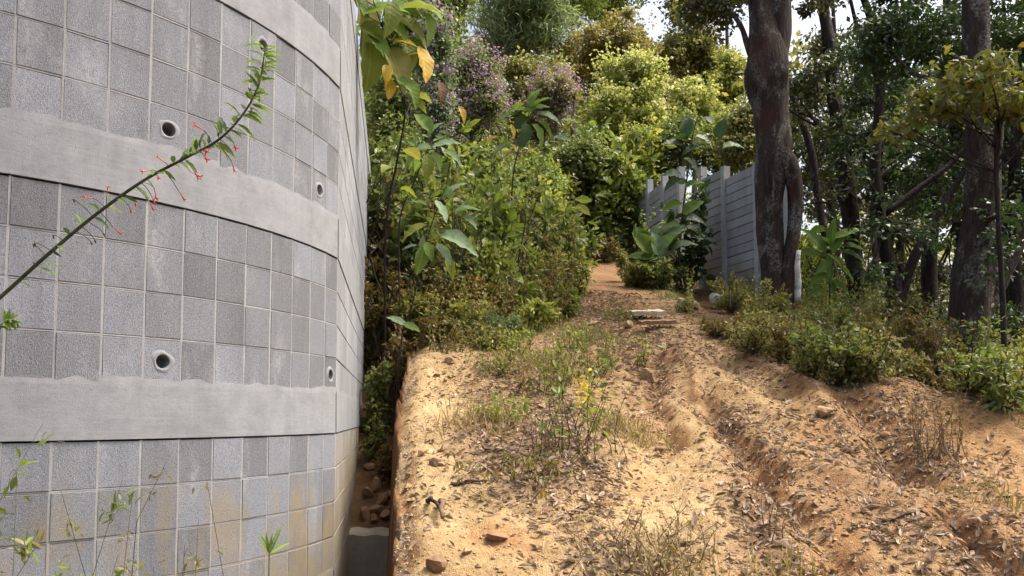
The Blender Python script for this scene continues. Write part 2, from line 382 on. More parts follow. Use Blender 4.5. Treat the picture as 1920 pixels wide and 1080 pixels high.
c = k.mix(k.mrange(k.noise(p, 75, 3, .6), .62, .72, 0, .6), c, k.mix(1.0, at_.outputs[0], (1.35, 1.35, 1.4), 'MULTIPLY'))
h = k.math('ADD', k.math('MULTIPLY', n2, 1.2), k.math('MULTIPLY', n3, .5))
n0 = k.noise(p, 1.6, 5, .62, .4)
c = k.mix(k.mrange(n0, .48, .68, 0, .55), c, k.mix(1.0, c, (.66, .58, .52), 'MULTIPLY'))
M['soil'] = k.surf(c, .96, k.bump(h, .75, .028), .1)
k = NM('lichen'); M['lichen'] = k.surf(k.mix(k.noise(k.pos(), 60, 3), (.22, .21, .16), (.46, .45, .37)), .95)
# ------------------------------------------------------------------ the ground
PL = lambda *pts: [plane_pt(*q) for q in pts]
EDGE_Y = [0.0, 2.0, 3.05, 4.0, 4.7, 6.0, 7.1, 7.8, 8.6, 9.6]
EDGE_X = [-0.2, -0.38, -0.47, -0.62, -0.72, -0.86, -0.97, -0.93, -1.15, -1.9]
# crests (+) and ruts (-): polyline on the slope, half width, height
FEAT = [
    (PL((1265, 668), (1340, 715), (1470, 785)), .17, .085),        # crest between the ruts
    (PL((1385, 668), (1480, 712), (1585, 778)), .20, .115),         # outer crest with its undercut end
    (PL((1640, 745), (1760, 735), (1960, 810)), .42, .12),         # mound on the right
    (PL((1235, 660), (1225, 740), (1265, 820)), .09, -.08),
    (PL((1310, 745), (1370, 800), (1430, 870)), .13, -.12),
    (PL((1405, 860), (1500, 960), (1600, 1075)), .10, -.09),
    (PL((1600, 760), (1660, 815), (1710, 880)), .17, -.15),
    (PL((1790, 985), (1850, 1030), (1920, 1079)), .10, -.16),
    (PL((1150, 620), (1190, 700), (1200, 800)), .14, -.04),
    (PL((1490, 715), (1440, 690), (1390, 655)), .08, -.05),
    (PL((1300, 700), (1310, 760)), .06, .05),
    (PL((1470, 860), (1600, 900), (1720, 960)), .14, .06),
    (PL((1220, 1000), (1240, 900), (1210, 800)), .22, -.05),       # smooth wheel track
    (PL((860, 850), (900, 800), (960, 760)), .12, .03),
]
def H(X, Y):
    X = np.asarray(X, float); Y = np.asarray(Y, float)
    ye = np.where(Y < 40, Y, 40 + (Y - 40) * 0.35)
    yr = np.where(Y < 7, Y, 7 + (Y - 7) * 0.06)
    w = sstep(4.6, 9.5, X + 0.25 * fbm(X * .5, Y * .5, 3, 2))
    z = 0.05 + S0 * (ye * (1 - w) + yr * w)
    z = z + 0.10 * np.clip(-2.2 - X, 0, 12) * sstep(10, 16, Y)
    fine = sstep(16, 8, Y)
    z = z + 0.16 * fbm(X * .9, Y * .9, 11, 3) * (0.35 + 0.65 * sstep(-.6, .3, X))
    for pts, wd, a in FEAT:
        d, t = polydist(X, Y, pts)
        d = d + 0.06 * fbm(X * 6, Y * 6, 21, 2)
        z = z + .92 * a * np.exp(-(np.clip(d, 0, None) / wd) ** 2 * 1.7) * (0.85 + 0.3 * vnoise(X * 4, Y * 4, 5))
    # beyond the right rim the ground dips under the bushes
    z = z - 0.22 * sstep(.1, .8, X - np.interp(Y, [4, 5, 5.5, 6.0, 6.5, 7.05, 8.2, 9, 10, 12, 30], [3.75, 3.4, 2.85, 2.75, 2.45, 2.15, 2.0, 2.05, 2.1, 2.25, 3.4]))
    z = z + fine * (0.10 * fbm(X * 4.2, Y * 4.2, 31, 4) + 0.034 * fbm(X * 17, Y * 17, 41, 3) + 0.012 * fbm(X * 45, Y * 45, 45, 2) + .035 * sstep(.3, 1.4, X) * (np.abs(fbm(X * 5.5 + 3, Y * 4.0, 47, 3)) * -2 + .3))
    # trench between the bank and the block wall
    xe = np.interp(Y, EDGE_Y, EDGE_X) + 0.16 * fbm(Y * 2.6, Y * 0 + 2, 51, 3) + 0.03 * fbm(Y * 14, z * 9, 52, 2)
    z = z - 0.07 * np.exp(-((X - xe) / .07) ** 2) * (X > xe)
    fl = np.interp(Y, [0, 5.9, 6.02, 6.8, 8.0, 9.6], [EYE - 2.1, EYE - 1.75, EYE - .93, EYE - .55, EYE + .25, 0.05 + S0 * 9.6])
    fl = fl + 0.05 * fbm(X * 7, Y * 7, 61, 3)
    m = sstep(0.0, -0.10, X - xe) * sstep(9.9, 8.6, Y)
    z = z * (1 - m) + np.minimum(fl, z) * m
    return z
def spaced(a, b, c, d, fine, grow=1.12, start=None):
    mid = list(np.arange(b, c, fine)); lo = []; x = b; s = fine
    while x > a: s *= grow; x -= s; lo.append(x)
    hi = []; x = mid[-1]; s = fine
    while x < d: s *= grow; x += s; hi.append(x)
    return np.array(lo[::-1] + mid + hi)
gx = spaced(-70, -1.5, 4.6, 70, .021); gy = spaced(-12, 2.5, 8.6, 150, .024, 1.06)
GX, GY = np.meshgrid(gx, gy)
GZ = H(GX, GY)
nx, ny = len(gx), len(gy)
ii = (np.arange(ny - 1)[:, None] * nx + np.arange(nx - 1)[None, :]).ravel()
me = raw_mesh('ground', np.stack([GX, GY, GZ], -1).reshape(-1, 3), [np.stack([ii, ii + 1, ii + nx + 1, ii + nx], 1)], True)
# soil colours: pale trodden sand, orange and red clay, dark humus under the plants (spots given on the slope)
def blob(U, V, u, v, a, b, ang=0.0):
    c, s = math.cos(math.radians(ang)), math.sin(math.radians(ang))
    p = ((U - u) * c + (V - v) * s) / a; q = (-(U - u) * s + (V - v) * c) / b
    return np.exp(-(p * p + q * q))
U, V = project(GX, np.maximum(GY, .8), 0.05 + S0 * np.maximum(GY, .8))
SAND = np.array((.40, .295, .155)); PALE = np.array((.465, .36, .20)); ORANGE = np.array((.35, .21, .095)); RED = np.array((.19, .10, .055)); HUMUS = np.array((.115, .075, .042)); TAN = np.array((.33, .23, .125))
colr = np.ones(GX.shape + (3,)) * TAN
def lay(mask, c):
    global colr
    mask = np.clip(mask, 0, 1)[..., None]; colr = colr * (1 - mask) + c * mask
wob = 1 + 1.5 * fbm(GX * 2.4, GY * 2.4, 71, 4)
lay(wob * 1.0 * blob(U, V, 1220, 930, 130, 230), PALE); lay(wob * .9 * blob(U, V, 950, 1000, 190, 120), SAND)
lay(wob * .9 * blob(U, V, 820, 820, 60, 260, 5), PALE); lay(wob * .8 * blob(U, V, 1100, 860, 110, 120), SAND)
lay(wob * .9 * blob(U, V, 1260, 790, 70, 70), SAND); lay(wob * .9 * blob(U, V, 1400, 740, 110, 40, 25), SAND)
lay(wob * .8 * blob(U, V, 1520, 735, 80, 30, 25), SAND); lay(wob * .7 * blob(U, V, 1600, 870, 120, 60, 15), SAND)
lay(wob * .9 * blob(U, V, 1570, 1010, 70, 90, -20), ORANGE); lay(wob * .9 * blob(U, V, 1440, 870, 40, 40), ORANGE)
lay(wob * .7 * blob(U, V, 1780, 800, 170, 70, 10), ORANGE); lay(wob * .6 * blob(U, V, 1880, 960, 120, 90), np.array((.33, .19, .085)))
lay(wob * .8 * blob(U, V, 1130, 580, 90, 90), np.array((.42, .25, .12))); lay(wob * .7 * blob(U, V, 1540, 800, 50, 30), np.array((.30, .17, .08)))
lay(wob * .95 * blob(U, V, 1000, 840, 120, 90), np.array((.21, .145, .10))); lay(wob * .9 * blob(U, V, 1200, 1040, 90, 50), np.array((.21, .15, .10))); lay(wob * .8 * blob(U, V, 1430, 960, 50, 110, -25), np.array((.25, .165, .10))); lay(wob * .9 * blob(U, V, 1700, 930, 190, 90, 12), np.array((.25, .16, .09))); lay(wob * 1.1 * blob(U, V, 1120, 550, 80, 90), np.array((.25, .155, .085))); lay(wob * .7 * blob(U, V, 1230, 720, 40, 90), np.array((.30, .19, .11)))
lay(wob * .8 * blob(U, V, 1690, 830, 60, 50), np.array((.19, .12, .07))); lay(wob * .7 * blob(U, V, 940, 1010, 70, 22), np.array((.33, .17, .08)))
lay(wob * .8 * blob(U, V, 1850, 1060, 90, 30, 25), HUMUS * 1.4); lay(wob * .7 * blob(U, V, 1360, 790, 50, 25, 25), np.array((.18, .12, .08)))
gz_y, gz_x = np.gradient(GZ, gy, gx)
steep = np.hypot(gz_x, gz_y - S0)
lay(sstep(.35, .95, steep) * .75 * (GX > -.6) * (GY < 11), np.array((.30, .165, .08)))
XE = np.interp(GY, EDGE_Y, EDGE_X)
lay(sstep(.03, -.02, GX - XE) * (GY < 9) * (GY > 2), RED * (.5 + .5 * vnoise(GX * 9, GZ * 7, 77))[..., None])
lay(sstep(-.12, -.3, GX - XE), HUMUS * 1.3)
lay(sstep(.15, .6, GX - np.interp(GY, [4, 5, 5.5, 6.0, 6.5, 7.05, 8.2, 9, 10, 12, 30], [3.75, 3.4, 2.85, 2.75, 2.45, 2.15, 2.0, 2.05, 2.1, 2.25, 3.4])), HUMUS)
rim_v = lambda u: np.interp(u, [1240, 1300, 1380, 1480, 1560, 1640, 1700, 1800, 1920, 2300], [560, 612, 662, 692, 732, 722, 714, 735, 790, 920])
Ug, Vg = project(GX, np.maximum(GY, .8), GZ)
lay(sstep(-4, 22, rim_v(Ug) - Vg + 40 * fbm(GX * 5, GY * 5, 91, 3)) * (Ug > 1270) * (GY > 3.5) * (GY < 14), HUMUS * 1.2)
lay(sstep(8.0, 9.2, GY) * sstep(.4, -.3, GX - np.interp(GY, [8, 9.5, 12, 17], [.4, .75, 1.1, 1.6])), HUMUS * 1.4)
lay(sstep(14.6, 16.6, GY), HUMUS * 1.5)
ca = me.color_attributes.new('soil', 'FLOAT_COLOR', 'POINT')
ca.data.foreach_set('color', np.concatenate([colr, np.ones(GX.shape + (1,))], -1).astype(np.float32).ravel())
ground = tag(obj('ground', me, M['soil']), kind='structure')
def H(X, Y):
    """height of the finished ground sheet (bilinear on its grid)"""
    X = np.clip(np.asarray(X, float), gx[0], gx[-1] - 1e-6); Y = np.clip(np.asarray(Y, float), gy[0], gy[-1] - 1e-6)
    i = np.clip(np.searchsorted(gx, X, 'right') - 1, 0, nx - 2); j = np.clip(np.searchsorted(gy, Y, 'right') - 1, 0, ny - 2)
    u = (X - gx[i]) / (gx[i + 1] - gx[i]); v = (Y - gy[j]) / (gy[j + 1] - gy[j])
    return (GZ[j, i] * (1 - u) + GZ[j, i + 1] * u) * (1 - v) + (GZ[j + 1, i] * (1 - u) + GZ[j + 1, i + 1] * u) * v
def on(px, Y, dz=0.0):
    """point of the ground at distance Y under the column px of the photograph"""
    X = (px - 960) / F * Y
    for _ in range(2):
        z = float(H(X, Y)); q = project(X, Y, z); X += (px - q[0]) * Y / F
    return Vector((X, Y, float(H(X, Y)) + dz))
def drop(px, py):
    """where the sight line of a pixel meets the ground"""
    Y = np.arange(2.0, 24, .03); a = at(px, py, 1.0); X = a.x * Y; Z = EYE + (a.z - EYE) * Y; h = H(X, Y)
    k = np.argmax(Z <= h) if (Z <= h).any() else len(Y) // 2
    return Vector((X[k], Y[k], h[k]))
def normal(X, Y, e=.03):
    return unit(np.stack([-(H(X + e, Y) - H(X - e, Y)) / (2 * e), -(H(X, Y + e) - H(X, Y - e)) / (2 * e), np.ones(np.shape(X))], -1))

# ------------------------------------------------------------------ the block wall on the left
def trapz(y, x): return float(np.sum((y[1:] + y[:-1]) * np.diff(x)) / 2)
BW, BH = .168, .20                                   # face of one block with its joints
TH0, TH1 = math.radians(8), math.radians(24.4)       # heading at the corner, and bend per metre
CORNER = np.array([-1.042, 4.41])
def arc_pt(s):
    """plan point s metres before the corner on the curved face, and its heading"""
    n = max(2, int(s / .02) + 2); u = np.linspace(0, s, n); th = TH0 + TH1 * u
    x = CORNER[0] - trapz(np.sin(th), u); y = CORNER[1] - trapz(np.cos(th), u)
    return np.array([x, y]), TH0 + TH1 * s
NCOL = 16; FLAT_TH = math.atan(-.157); FLAT_LEN = 6.8
rows = []; bands = []
z = EYE - 2.16
for kind in ('r', 'r', 'r', 'r', 'b0', 'r', 'r', 'r', 'r', 'b', 'r', 'r', 'r', 'r', 'b', 'r', 'r', 'r', 'r', 'b', 'r', 'r', 'r', 'r', 'b'):
    if kind == 'r': rows.append(z); z += BH
    else: bands.append((z, z + .24)); z += .24
# lines up so that one band runs from .10 below to .14 above the eye
off = (EYE - .10) - bands[1][0]
rows = [r + off for r in rows]; bands = [(a + off, b + off) for a, b in bands]
TOP = bands[-1][1]
wall = thing('block_wall', 'tall curved grey concrete block wall with smooth horizontal cement bands on the left', 'wall', (CORNER[0] - .4, CORNER[1] - .6, rows[0]))
WL = np.array(wall.location)
def offset(p, th, o):                                # o > 0 is out of the wall, towards the path
    return np.array([p[0] + o * math.cos(th), p[1] - o * math.sin(th)])
stations = [arc_pt(s) for s in np.arange(NCOL * BW, -1e-6, -BW / 2)]
stations[-1] = arc_pt(0)
def flat_pt(s): return np.array([CORNER[0] + s * math.sin(FLAT_TH), CORNER[1] + s * math.cos(FLAT_TH)]), FLAT_TH
def sweep(mb, st, prof):
    """carries a closed profile (outward, z) along plan stations"""
    V = [[(*offset(p, th, o), zz) for o, zz in prof] for p, th in st]
    V = np.array(V); n, m = V.shape[:2]
    i = np.arange(n - 1)[:, None] * m; j = np.arange(m)[None]; j2 = (j + 1) % m
    q = np.stack([i + j, i + j2, i + m + j2, i + m + j], -1).reshape(-1, 4)
    mb.add(V.reshape(-1, 3), [q, np.arange(m)[None, ::-1], (n - 1) * m + np.arange(m)[None]])
mb = MB()
sweep(mb, stations, [(-.06, rows[0] - .3), (-.06, TOP - .02), (-.30, TOP - .02), (-.30, rows[0] - .3)])
mb.build('core', M['mortar_deep'], wall)
# block: chamfered face, 28 triangles, origin at the face centre, x along the wall, y into it
def block_mesh(hole=0.0):
    c = .010
    if not hole:
        fr = [(-.5, -.5), (.5, -.5), (.5, .5), (-.5, .5)]
        V = [(x * (1 - 2 * c), 0, zz * (1 - 2 * c)) for x, zz in fr] + [(x, .0025, zz) for x, zz in fr] + [(x, .055, zz) for x, zz in fr]
        Q = [(0, 1, 2, 3)] + [(i, i + 4, (i + 1) % 4 + 4, (i + 1) % 4) for i in range(4)] + [(i + 4, i + 8, (i + 1) % 4 + 8, (i + 1) % 4 + 4) for i in range(4)]
        return raw_mesh('block', V, [Q])
    n = 24; V = []
    for k in range(n):
        a = 2 * math.pi * k / n; cx, cz = math.cos(a), math.sin(a); f = .5 / max(abs(cx), abs(cz))
        V.append((cx * hole / BW, 0, cz * hole / BH))
    for k in range(n):
        a = 2 * math.pi * k / n; cx, cz = math.cos(a), math.sin(a); f = .5 / max(abs(cx), abs(cz))
        V.append((cx * f, 0.0, cz * f))
    for k in range(n): V.append((V[k][0], .055, V[k][2]))
    Q = [(k, (k + 1) % n, n + (k + 1) % n, n + k) for k in range(n)] + [((k + 1) % n, k, 2 * n + k, 2 * n + (k + 1) % n) for k in range(n)]
    return raw_mesh('block', V, [Q])
BM = block_mesh(); BM.materials.append(M['block']); BMH = block_mesh(.031); BMH.materials.append(M['block'])
BMP = BM.copy(); BMP.materials.clear(); BMP.materials.append(M['block_pale'])
rng = np.random.default_rng(4)
HOLES = {(305, 243), (302, 675), (490, 78), (595, 348), (628, 700)}
hole_cells = {}
def wall_hit(px, py):
    best = None
    for s in np.arange(0, NCOL * BW, .01):
        p, th = arc_pt(s); q = project(p[0], p[1], EYE)
        w = at(px, py, p[1])
        e = abs(w.x - p[0])
        if best is None or e < best[0]: best = (e, s, w.z)
    return best[1], best[2]
for h in HOLES:
    s, zz = wall_hit(*h); c = int(s / BW); r = int(np.argmin([abs(zz - (q + BH / 2)) for q in rows])); hole_cells[(c, r)] = 1
joints = MB(); nblk = 0
for c in range(NCOL):
    (p, th), (pa, _), (pb, _) = arc_pt((c + .5) * BW), arc_pt(c * BW), arc_pt((c + 1) * BW)
    dx, dy = pa - pb; w = math.hypot(dx, dy); ang = math.atan2(dy, dx); m = (pa + pb) / 2
    for r, z0 in enumerate(rows):
        if z0 < EYE - 1.55 or (z0 > EYE + 2.9) or (c > 12 and (z0 > EYE + 2.2)): pass
        hole = (c, r) in hole_cells
        o = obj('block', BMH if hole else BM, None, wall)
        o.location = (m[0] - WL[0], m[1] - WL[1], z0 + BH / 2 - WL[2])
        o.rotation_euler = (rng.normal(0, .004), rng.normal(0, .004), ang + rng.normal(0, .006))
        o.location.x += rng.normal(0, .0012); o.location.y += rng.normal(0, .0012)
        o.scale = (w - .0075, 1, BH - .0095)
        # pointed upright joint, and the mortar squeezed out on the course below
        jp = offset(pa, th, -.0012)
        joints.box((jp[0] - .015 * math.cos(th), jp[1] + .015 * math.sin(th), z0 + BH / 2), .010, .03, BH - .004, Matrix.Rotation(ang, 3, 'Z'))
        jm = offset(m, th, -.0165)
        joints.box((jm[0], jm[1], z0 + .0005), w, .03, .0065, Matrix.Rotation(ang, 3, 'Z'))
        if hole:
            ring = MB(); n = 24; a = np.arange(n) / n * 2 * math.pi
            rr = [(.031, .03), (.031, -.002), (.0335, -.004), (.043 , -.0022), (.051, .001)]
            V = np.array([[(R * math.cos(t) * (1 + (.16 * math.sin(3 * t + c) if q > 2 else 0)), yy, R * math.sin(t) * (1 + (.12 * math.cos(2 * t + r) if q > 2 else 0))) for t in a] for q, (R, yy) in enumerate(rr)])
            V = V.reshape(-1, 3) @ np.array(Matrix.Rotation(ang, 3, 'Z')).T + np.array((m[0], m[1], z0 + BH / 2))
            i = np.arange(len(rr) - 1)[:, None] * n; j = np.arange(n)[None]
            ring.add(V, [np.stack([i + j, i + (j + 1) % n, i + n + (j + 1) % n, i + n + j], -1).reshape(-1, 4)])
            rg_o = ring.build('drain_collar', M['render'], wall, True); rg_o.parent = o; rg_o.matrix_parent_inverse = o.matrix_basis.inverted()
joints_o = joints.build('mortar_joint', M['mortar'], wall); joints_o['kind'] = 'stuff'
# cement bands: a little proud, with ragged smears along the upper edge
def band(st, z0, z1, name='cement_band'):
    b = MB(); fine = []
    for p, th in st: fine.append((p, th))
    n = len(fine); V = []; prof_n = 5
    for i, (p, th) in enumerate(fine):
        e = .005 * (vnoise(i * .22, z0 * 9, 3) - .3) + .004 * vnoise(i * .9, z0 * 7, 4); e2 = .010 + .022 * vnoise(i * .35 + 40, z0 * 9, 5) ** 2
        for o, zz in ((-.06, z0 + .004), (.0045, z0 + .004), (.0025, z1 + e - .012), (.0008, z1 + e + e2), (-.06, z1 + e + e2)):
            V.append((*offset(p, th, o), zz))
    m = 5; i = np.arange(n - 1)[:, None] * m; j = np.arange(m)[None]; j2 = (j + 1) % m
    b.add(V, [np.stack([i + j, i + j2, i + m + j2, i + m + j], -1).reshape(-1, 4), np.arange(m)[None, ::-1], (n - 1) * m + np.arange(m)[None]])
    return b.build(name, M['render'], wall)
fine_st = [arc_pt(s) for s in np.arange(NCOL * BW, .012, -.02)] + [arc_pt(.012)]
for z0, z1 in bands: band(fine_st, z0, z1)
# plain pier at the corner, then the straight run going up the hill
mb = MB(); st = [arc_pt(0.003), flat_pt(.012)]
sweep(mb, st, [(-.2, rows[0] - .3), (-.004, rows[0] - .3), (-.004, TOP), (-.2, TOP)])
mb.build('corner_joint', M['mortar_deep'], wall)
fl = [flat_pt(s) for s in np.arange(.016, FLAT_LEN, .2)]
mb = MB(); sweep(mb, fl, [(-.03, rows[0] - .3), (-.03, TOP - .02), (-.30, TOP - .02), (-.30, rows[0] - .3)])
mb.build('core', M['mortar'], wall)
BF = .30; ncf = int(FLAT_LEN / BF); rest = MB()
for c in range(ncf):
    p, th = flat_pt(.016 + (c + .5) * BF); ang = math.pi / 2 - th
    for r, z0 in enumerate(rows):
        oo = 0.0
        if c < 3 and EYE - 1.2 < z0 < EYE + 2.6:
            o = obj('block', BMP, None, wall); q = offset(p, th, 0)
            o.location = (q[0] - WL[0], q[1] - WL[1], z0 + BH / 2 - WL[2]); o.rotation_euler = (0, 0, ang + rng.normal(0, .003)); o.scale = (BF - .005, 1, BH - .008)
        else:
            q = offset(p, th, -.026 + oo); rest.box((q[0], q[1], z0 + BH / 2), BF - .006, .05, BH - .008, Matrix.Rotation(ang, 3, 'Z'))
rest_o = rest.build('block_course', M['block_joined'], wall); rest_o['kind'] = 'stuff'
fine_fl = [flat_pt(s) for s in np.arange(.016, FLAT_LEN, .06)]
for z0, z1 in bands: band(fine_fl, z0, z1)
mb = MB()
for s in ():
    p, th = flat_pt(s); q = offset(p, th, -.03)
    mb.box((q[0], q[1], (rows[0] + TOP) / 2 + .05), .14, .16, TOP - rows[0] + .1, Matrix.Rotation(math.pi / 2 - th, 3, 'Z'))
    mb.build('buttress', M['render'], wall); mb = MB()

# concrete footing that closes the trench, with broken rock piled behind it
fp = at(706, 1000, 5.95)
ft = MB(); n = 9
fx0, fx1 = at(655, 1000, 5.95).x, at(748, 1000, 5.95).x
V = []
for i, xx in enumerate(np.linspace(fx0, fx1, n)):
    zt = EYE - .90 + .007 * math.sin(i * 1.7)
    V += [(xx, 5.80, EYE - 2.3), (xx, 5.83, zt - .02), (xx, 5.86, zt), (xx, 6.03, zt + .01), (xx, 6.05, EYE - 2.3)]
i = np.arange(n - 1)[:, None] * 5; j = np.arange(5)[None]
ft.add(V, [np.stack([i + j, i + (j + 1) % 5, i + 5 + (j + 1) % 5, i + 5 + j], -1).reshape(-1, 4), np.arange(5)[None], (n - 1) * 5 + np.arange(5)[None, ::-1]])
fo = ft.build('concrete_footing', M['concrete_old']); tag(fo, 'low stained concrete footing closing the narrow trench beside the block wall', 'footing')
# ------------------------------------------------------------------ concrete fence up the hill
def fence_run(name, label, P0, P1, posts, h0, course=.155, ncourse=14, step=0.0, post_up=.12, visible_from=0):
    """P0, P1: plan ends (near, far); posts: parameters of the posts; h0: height of the top over the path plane"""
    P0 = np.array(P0); P1 = np.array(P1); d = P1 - P0; L = np.linalg.norm(d); ang = math.atan2(d[1], d[0])
    zb = float(H(*P0)); root = thing(name, label, 'fence', (P0[0], P0[1], zb)); R = np.array(root.location)
    pm = bpy.data.meshes.new('panel')
    t = MB(); t.box((0, 0, 0), 1, .05, course - .016)
    V = t.V[0]; me = raw_mesh('panel', V, t.F); me.materials.append(M['fence_panel'])
    rg = np.random.default_rng(int(abs(P0[0]) * 100))
    top = zb + h0
    for k, tt in enumerate(posts):
        p = P0 + d * tt; g = float(H(*p)); tp = top + step * k + post_up
        b = MB(); b.box((p[0], p[1], (g - .4 + tp) / 2), .10, .13, tp - g + .4, Matrix.Rotation(ang, 3, 'Z'))
        b.build('post', M['fence_post'], root)
        if k + 1 < len(posts):
            q = P0 + d * posts[k + 1]; m = (p + q) / 2; w = np.linalg.norm(q - p) - .10; gm = float(H(*m))
            bk = MB(); nq = m + np.array([math.sin(ang), -math.cos(ang)]) * .0; zt = top + step * (k + .5) - .02; bk.box((nq[0], nq[1], (gm - .3 + zt) / 2), w, .018, zt - gm + .3, Matrix.Rotation(ang, 3, 'Z')); bk.build('backing', M['concrete_old'], root)
            for c in range(40):
                zc = top + step * (k + .5) - course * (c + .5)
                if zc < gm - .15: break
                o = obj('panel', me, None, root); o.location = (m[0] - R[0] + rg.normal(0, .004), m[1] - R[1], zc - R[2])
                o.rotation_euler = (0, 0, ang + rg.normal(0, .003)); o.scale = (w, 1, 1)
    return root
a0, a1 = at(1480, 400, 11.3), at(1318, 400, 13.4)
fence_run('concrete_fence', 'grey concrete panel fence with pale posts, partly behind the twin stemmed tree', (a0.x, a0.y), (a1.x, a1.y), [0, .32, .70, 1.0], 2.13, step=.2)
b0, b1 = at(1278, 400, 14.3), at(1192, 400, 16.6)
fence_run('concrete_fence', 'grey concrete panel fence further uphill with posts standing above its panels', (b0.x, b0.y), (b1.x, b1.y), [0, .33, .66, 1.0], 2.05, step=.12, post_up=.22)
c0, c1 = at(1112, 300, 20), at(1045, 300, 22)
fence_run('concrete_fence', 'far pale fence posts showing just above the bushes at the top of the path', (c0.x, c0.y), (c1.x, c1.y), [0, .33, .66, 1.0], 1.85, step=.1, post_up=.35)

# ------------------------------------------------------------------ plants: generators
def arr(v): return np.array(v, float)
def grow(rng, mb, base, tip, r0, r1, n=7, wob=.08, sides=5, bow=None):
    base, tip = arr(base), arr(tip); L = np.linalg.norm(tip - base)
    t = np.linspace(0, 1, n)[:, None]; P = base + (tip - base) * t
    P += np.sin(t * math.pi) * rng.normal(0, wob * L, 3) + np.sin(t * 2 * math.pi) * rng.normal(0, wob * L * .5, 3)
    if bow is not None: P += np.sin(t * math.pi) * arr(bow)
    mb.tube(P, np.linspace(r0, r1, n), sides, cap=False); return P
def rand_dirs(rng, n, up=0.0, flat=1.0):
    v = rng.normal(0, 1, (n, 3)); v[:, 2] = v[:, 2] * flat + up; return unit(v)
def shrub(name, label, cat, base, h, w, leaf, n, lm, sm='stem_brown', seed=0, stems=8, tmpl=T_MED, ratio=.45, group=None, flowers=None, lean=(0, 0), low=.12, part='foliage', thin=1.0):
    """stems fanning from the base, side twigs, leaves set along the twigs"""
    rng = np.random.default_rng(seed); base = Vector(base)
    root = thing(name, label, cat, base, group); st = MB(); B = arr(base)
    tips = []; pos = []; dr = []
    for k in range(stems):
        a = rng.uniform(0, 2 * math.pi); rr = math.sqrt(rng.uniform(0, 1)) * w / 2
        tip = B + (rr * math.cos(a) + lean[0], rr * math.sin(a) + lean[1], h * rng.uniform(.6, 1.0) * (1 - .35 * (rr / (w / 2)) ** 2))
        P = grow(rng, st, B + rng.normal(0, .05 * w, 3) * (1, 1, .0), tip, (.012 * h ** .5 + .002) * thin, .003 * thin, 8, .06)
        nt = max(3, int(5 * h ** .5) + 2)
        for q in range(nt):
            t = rng.uniform(low, 1.0); i = min(6, int(t * 7)); p = P[i] + (P[i + 1] - P[i]) * (t * 7 - i)
            out = p - B; out[2] = 0; d = unit(unit(out[None])[0] * .6 + rng.normal(0, .6, 3) + (0, 0, .35))
            L = rng.uniform(.16, .34) * min(w, h) * (1.15 - .5 * t)
            Q = grow(rng, st, p, p + d * L, .004 * thin, .0015 * thin, 4, .06, 3)
            tips.append((Q, d))
        tips.append((P[4:], unit((P[-1] - P[4])[None])[0]))
    per = max(3, int(n / len(tips)))
    for Q, d in tips:
        t = rng.uniform(.05, 1.02, per) * (len(Q) - 1.001); i = np.clip(t.astype(int), 0, len(Q) - 2); u = (t - i)[:, None]
        pos.append(Q[i] * (1 - u) + Q[i + 1] * u + rng.normal(0, leaf * .35, (per, 3))); dd = rng.normal(0, .75, (per, 3)) + d * .7 + (0, 0, .0); dr.append(dd)
    pos = np.concatenate(pos); dr = np.concatenate(dr); dr[:, 2] -= .12
    nr = rng.normal(0, .7, pos.shape) + (0, 0, 1.0)
    L = leaf * rng.uniform(.45, 1.45, len(pos))
    if tmpl is T_MED and leaf < .07 and base.y > 5: tmpl = T_SMALL
    keep = pos[:, 2] > B[2] - .3
    fo = MB(); fo.leaves(pos[keep], dr[keep], nr[keep], L[keep], (L * ratio)[keep], tmpl)
    st.build('stem', M[sm], root); f = fo.build(part, M[lm], root); f['kind'] = 'stuff'
    if flowers:
        fm, nf, fs = flowers; idx = rng.integers(0, len(tips), nf); pp = np.array([tips[i][0][-1] for i in idx]) + rng.normal(0, fs * 1.5, (nf, 3))
        fl = MB(); fl.leaves(pp, rand_dirs(rng, nf, .5), rand_dirs(rng, nf, .5), fs * rng.uniform(.6, 1.3, nf), fs * .8, T_SMALL)
        g = fl.build('flower', M[fm], root); g['kind'] = 'stuff'
    return root
def clump_leaves(rng, centers, nper, cr, leaf, squash=.6, out_from=None, hang=.2):
    pos = []; nr = []; dr = []
    for c in centers:
        v = rand_dirs(rng, nper) * (rng.uniform(.1, 1.15, nper) ** .6)[:, None] * cr * rng.uniform(.45, 1.5); v[:, 2] *= squash * rng.uniform(.6, 1.3)
        pos.append(c + v)
        o = unit(v) * .6 + rng.normal(0, .45, (nper, 3)) + (0, 0, .65); nr.append(o)
        dr.append(rng.normal(0, .7, (nper, 3)) + unit(v) * .6 + (0, 0, -hang))
    return np.concatenate(pos), np.concatenate(dr), np.concatenate(nr), leaf * rng.uniform(.6, 1.3, nper * len(centers))
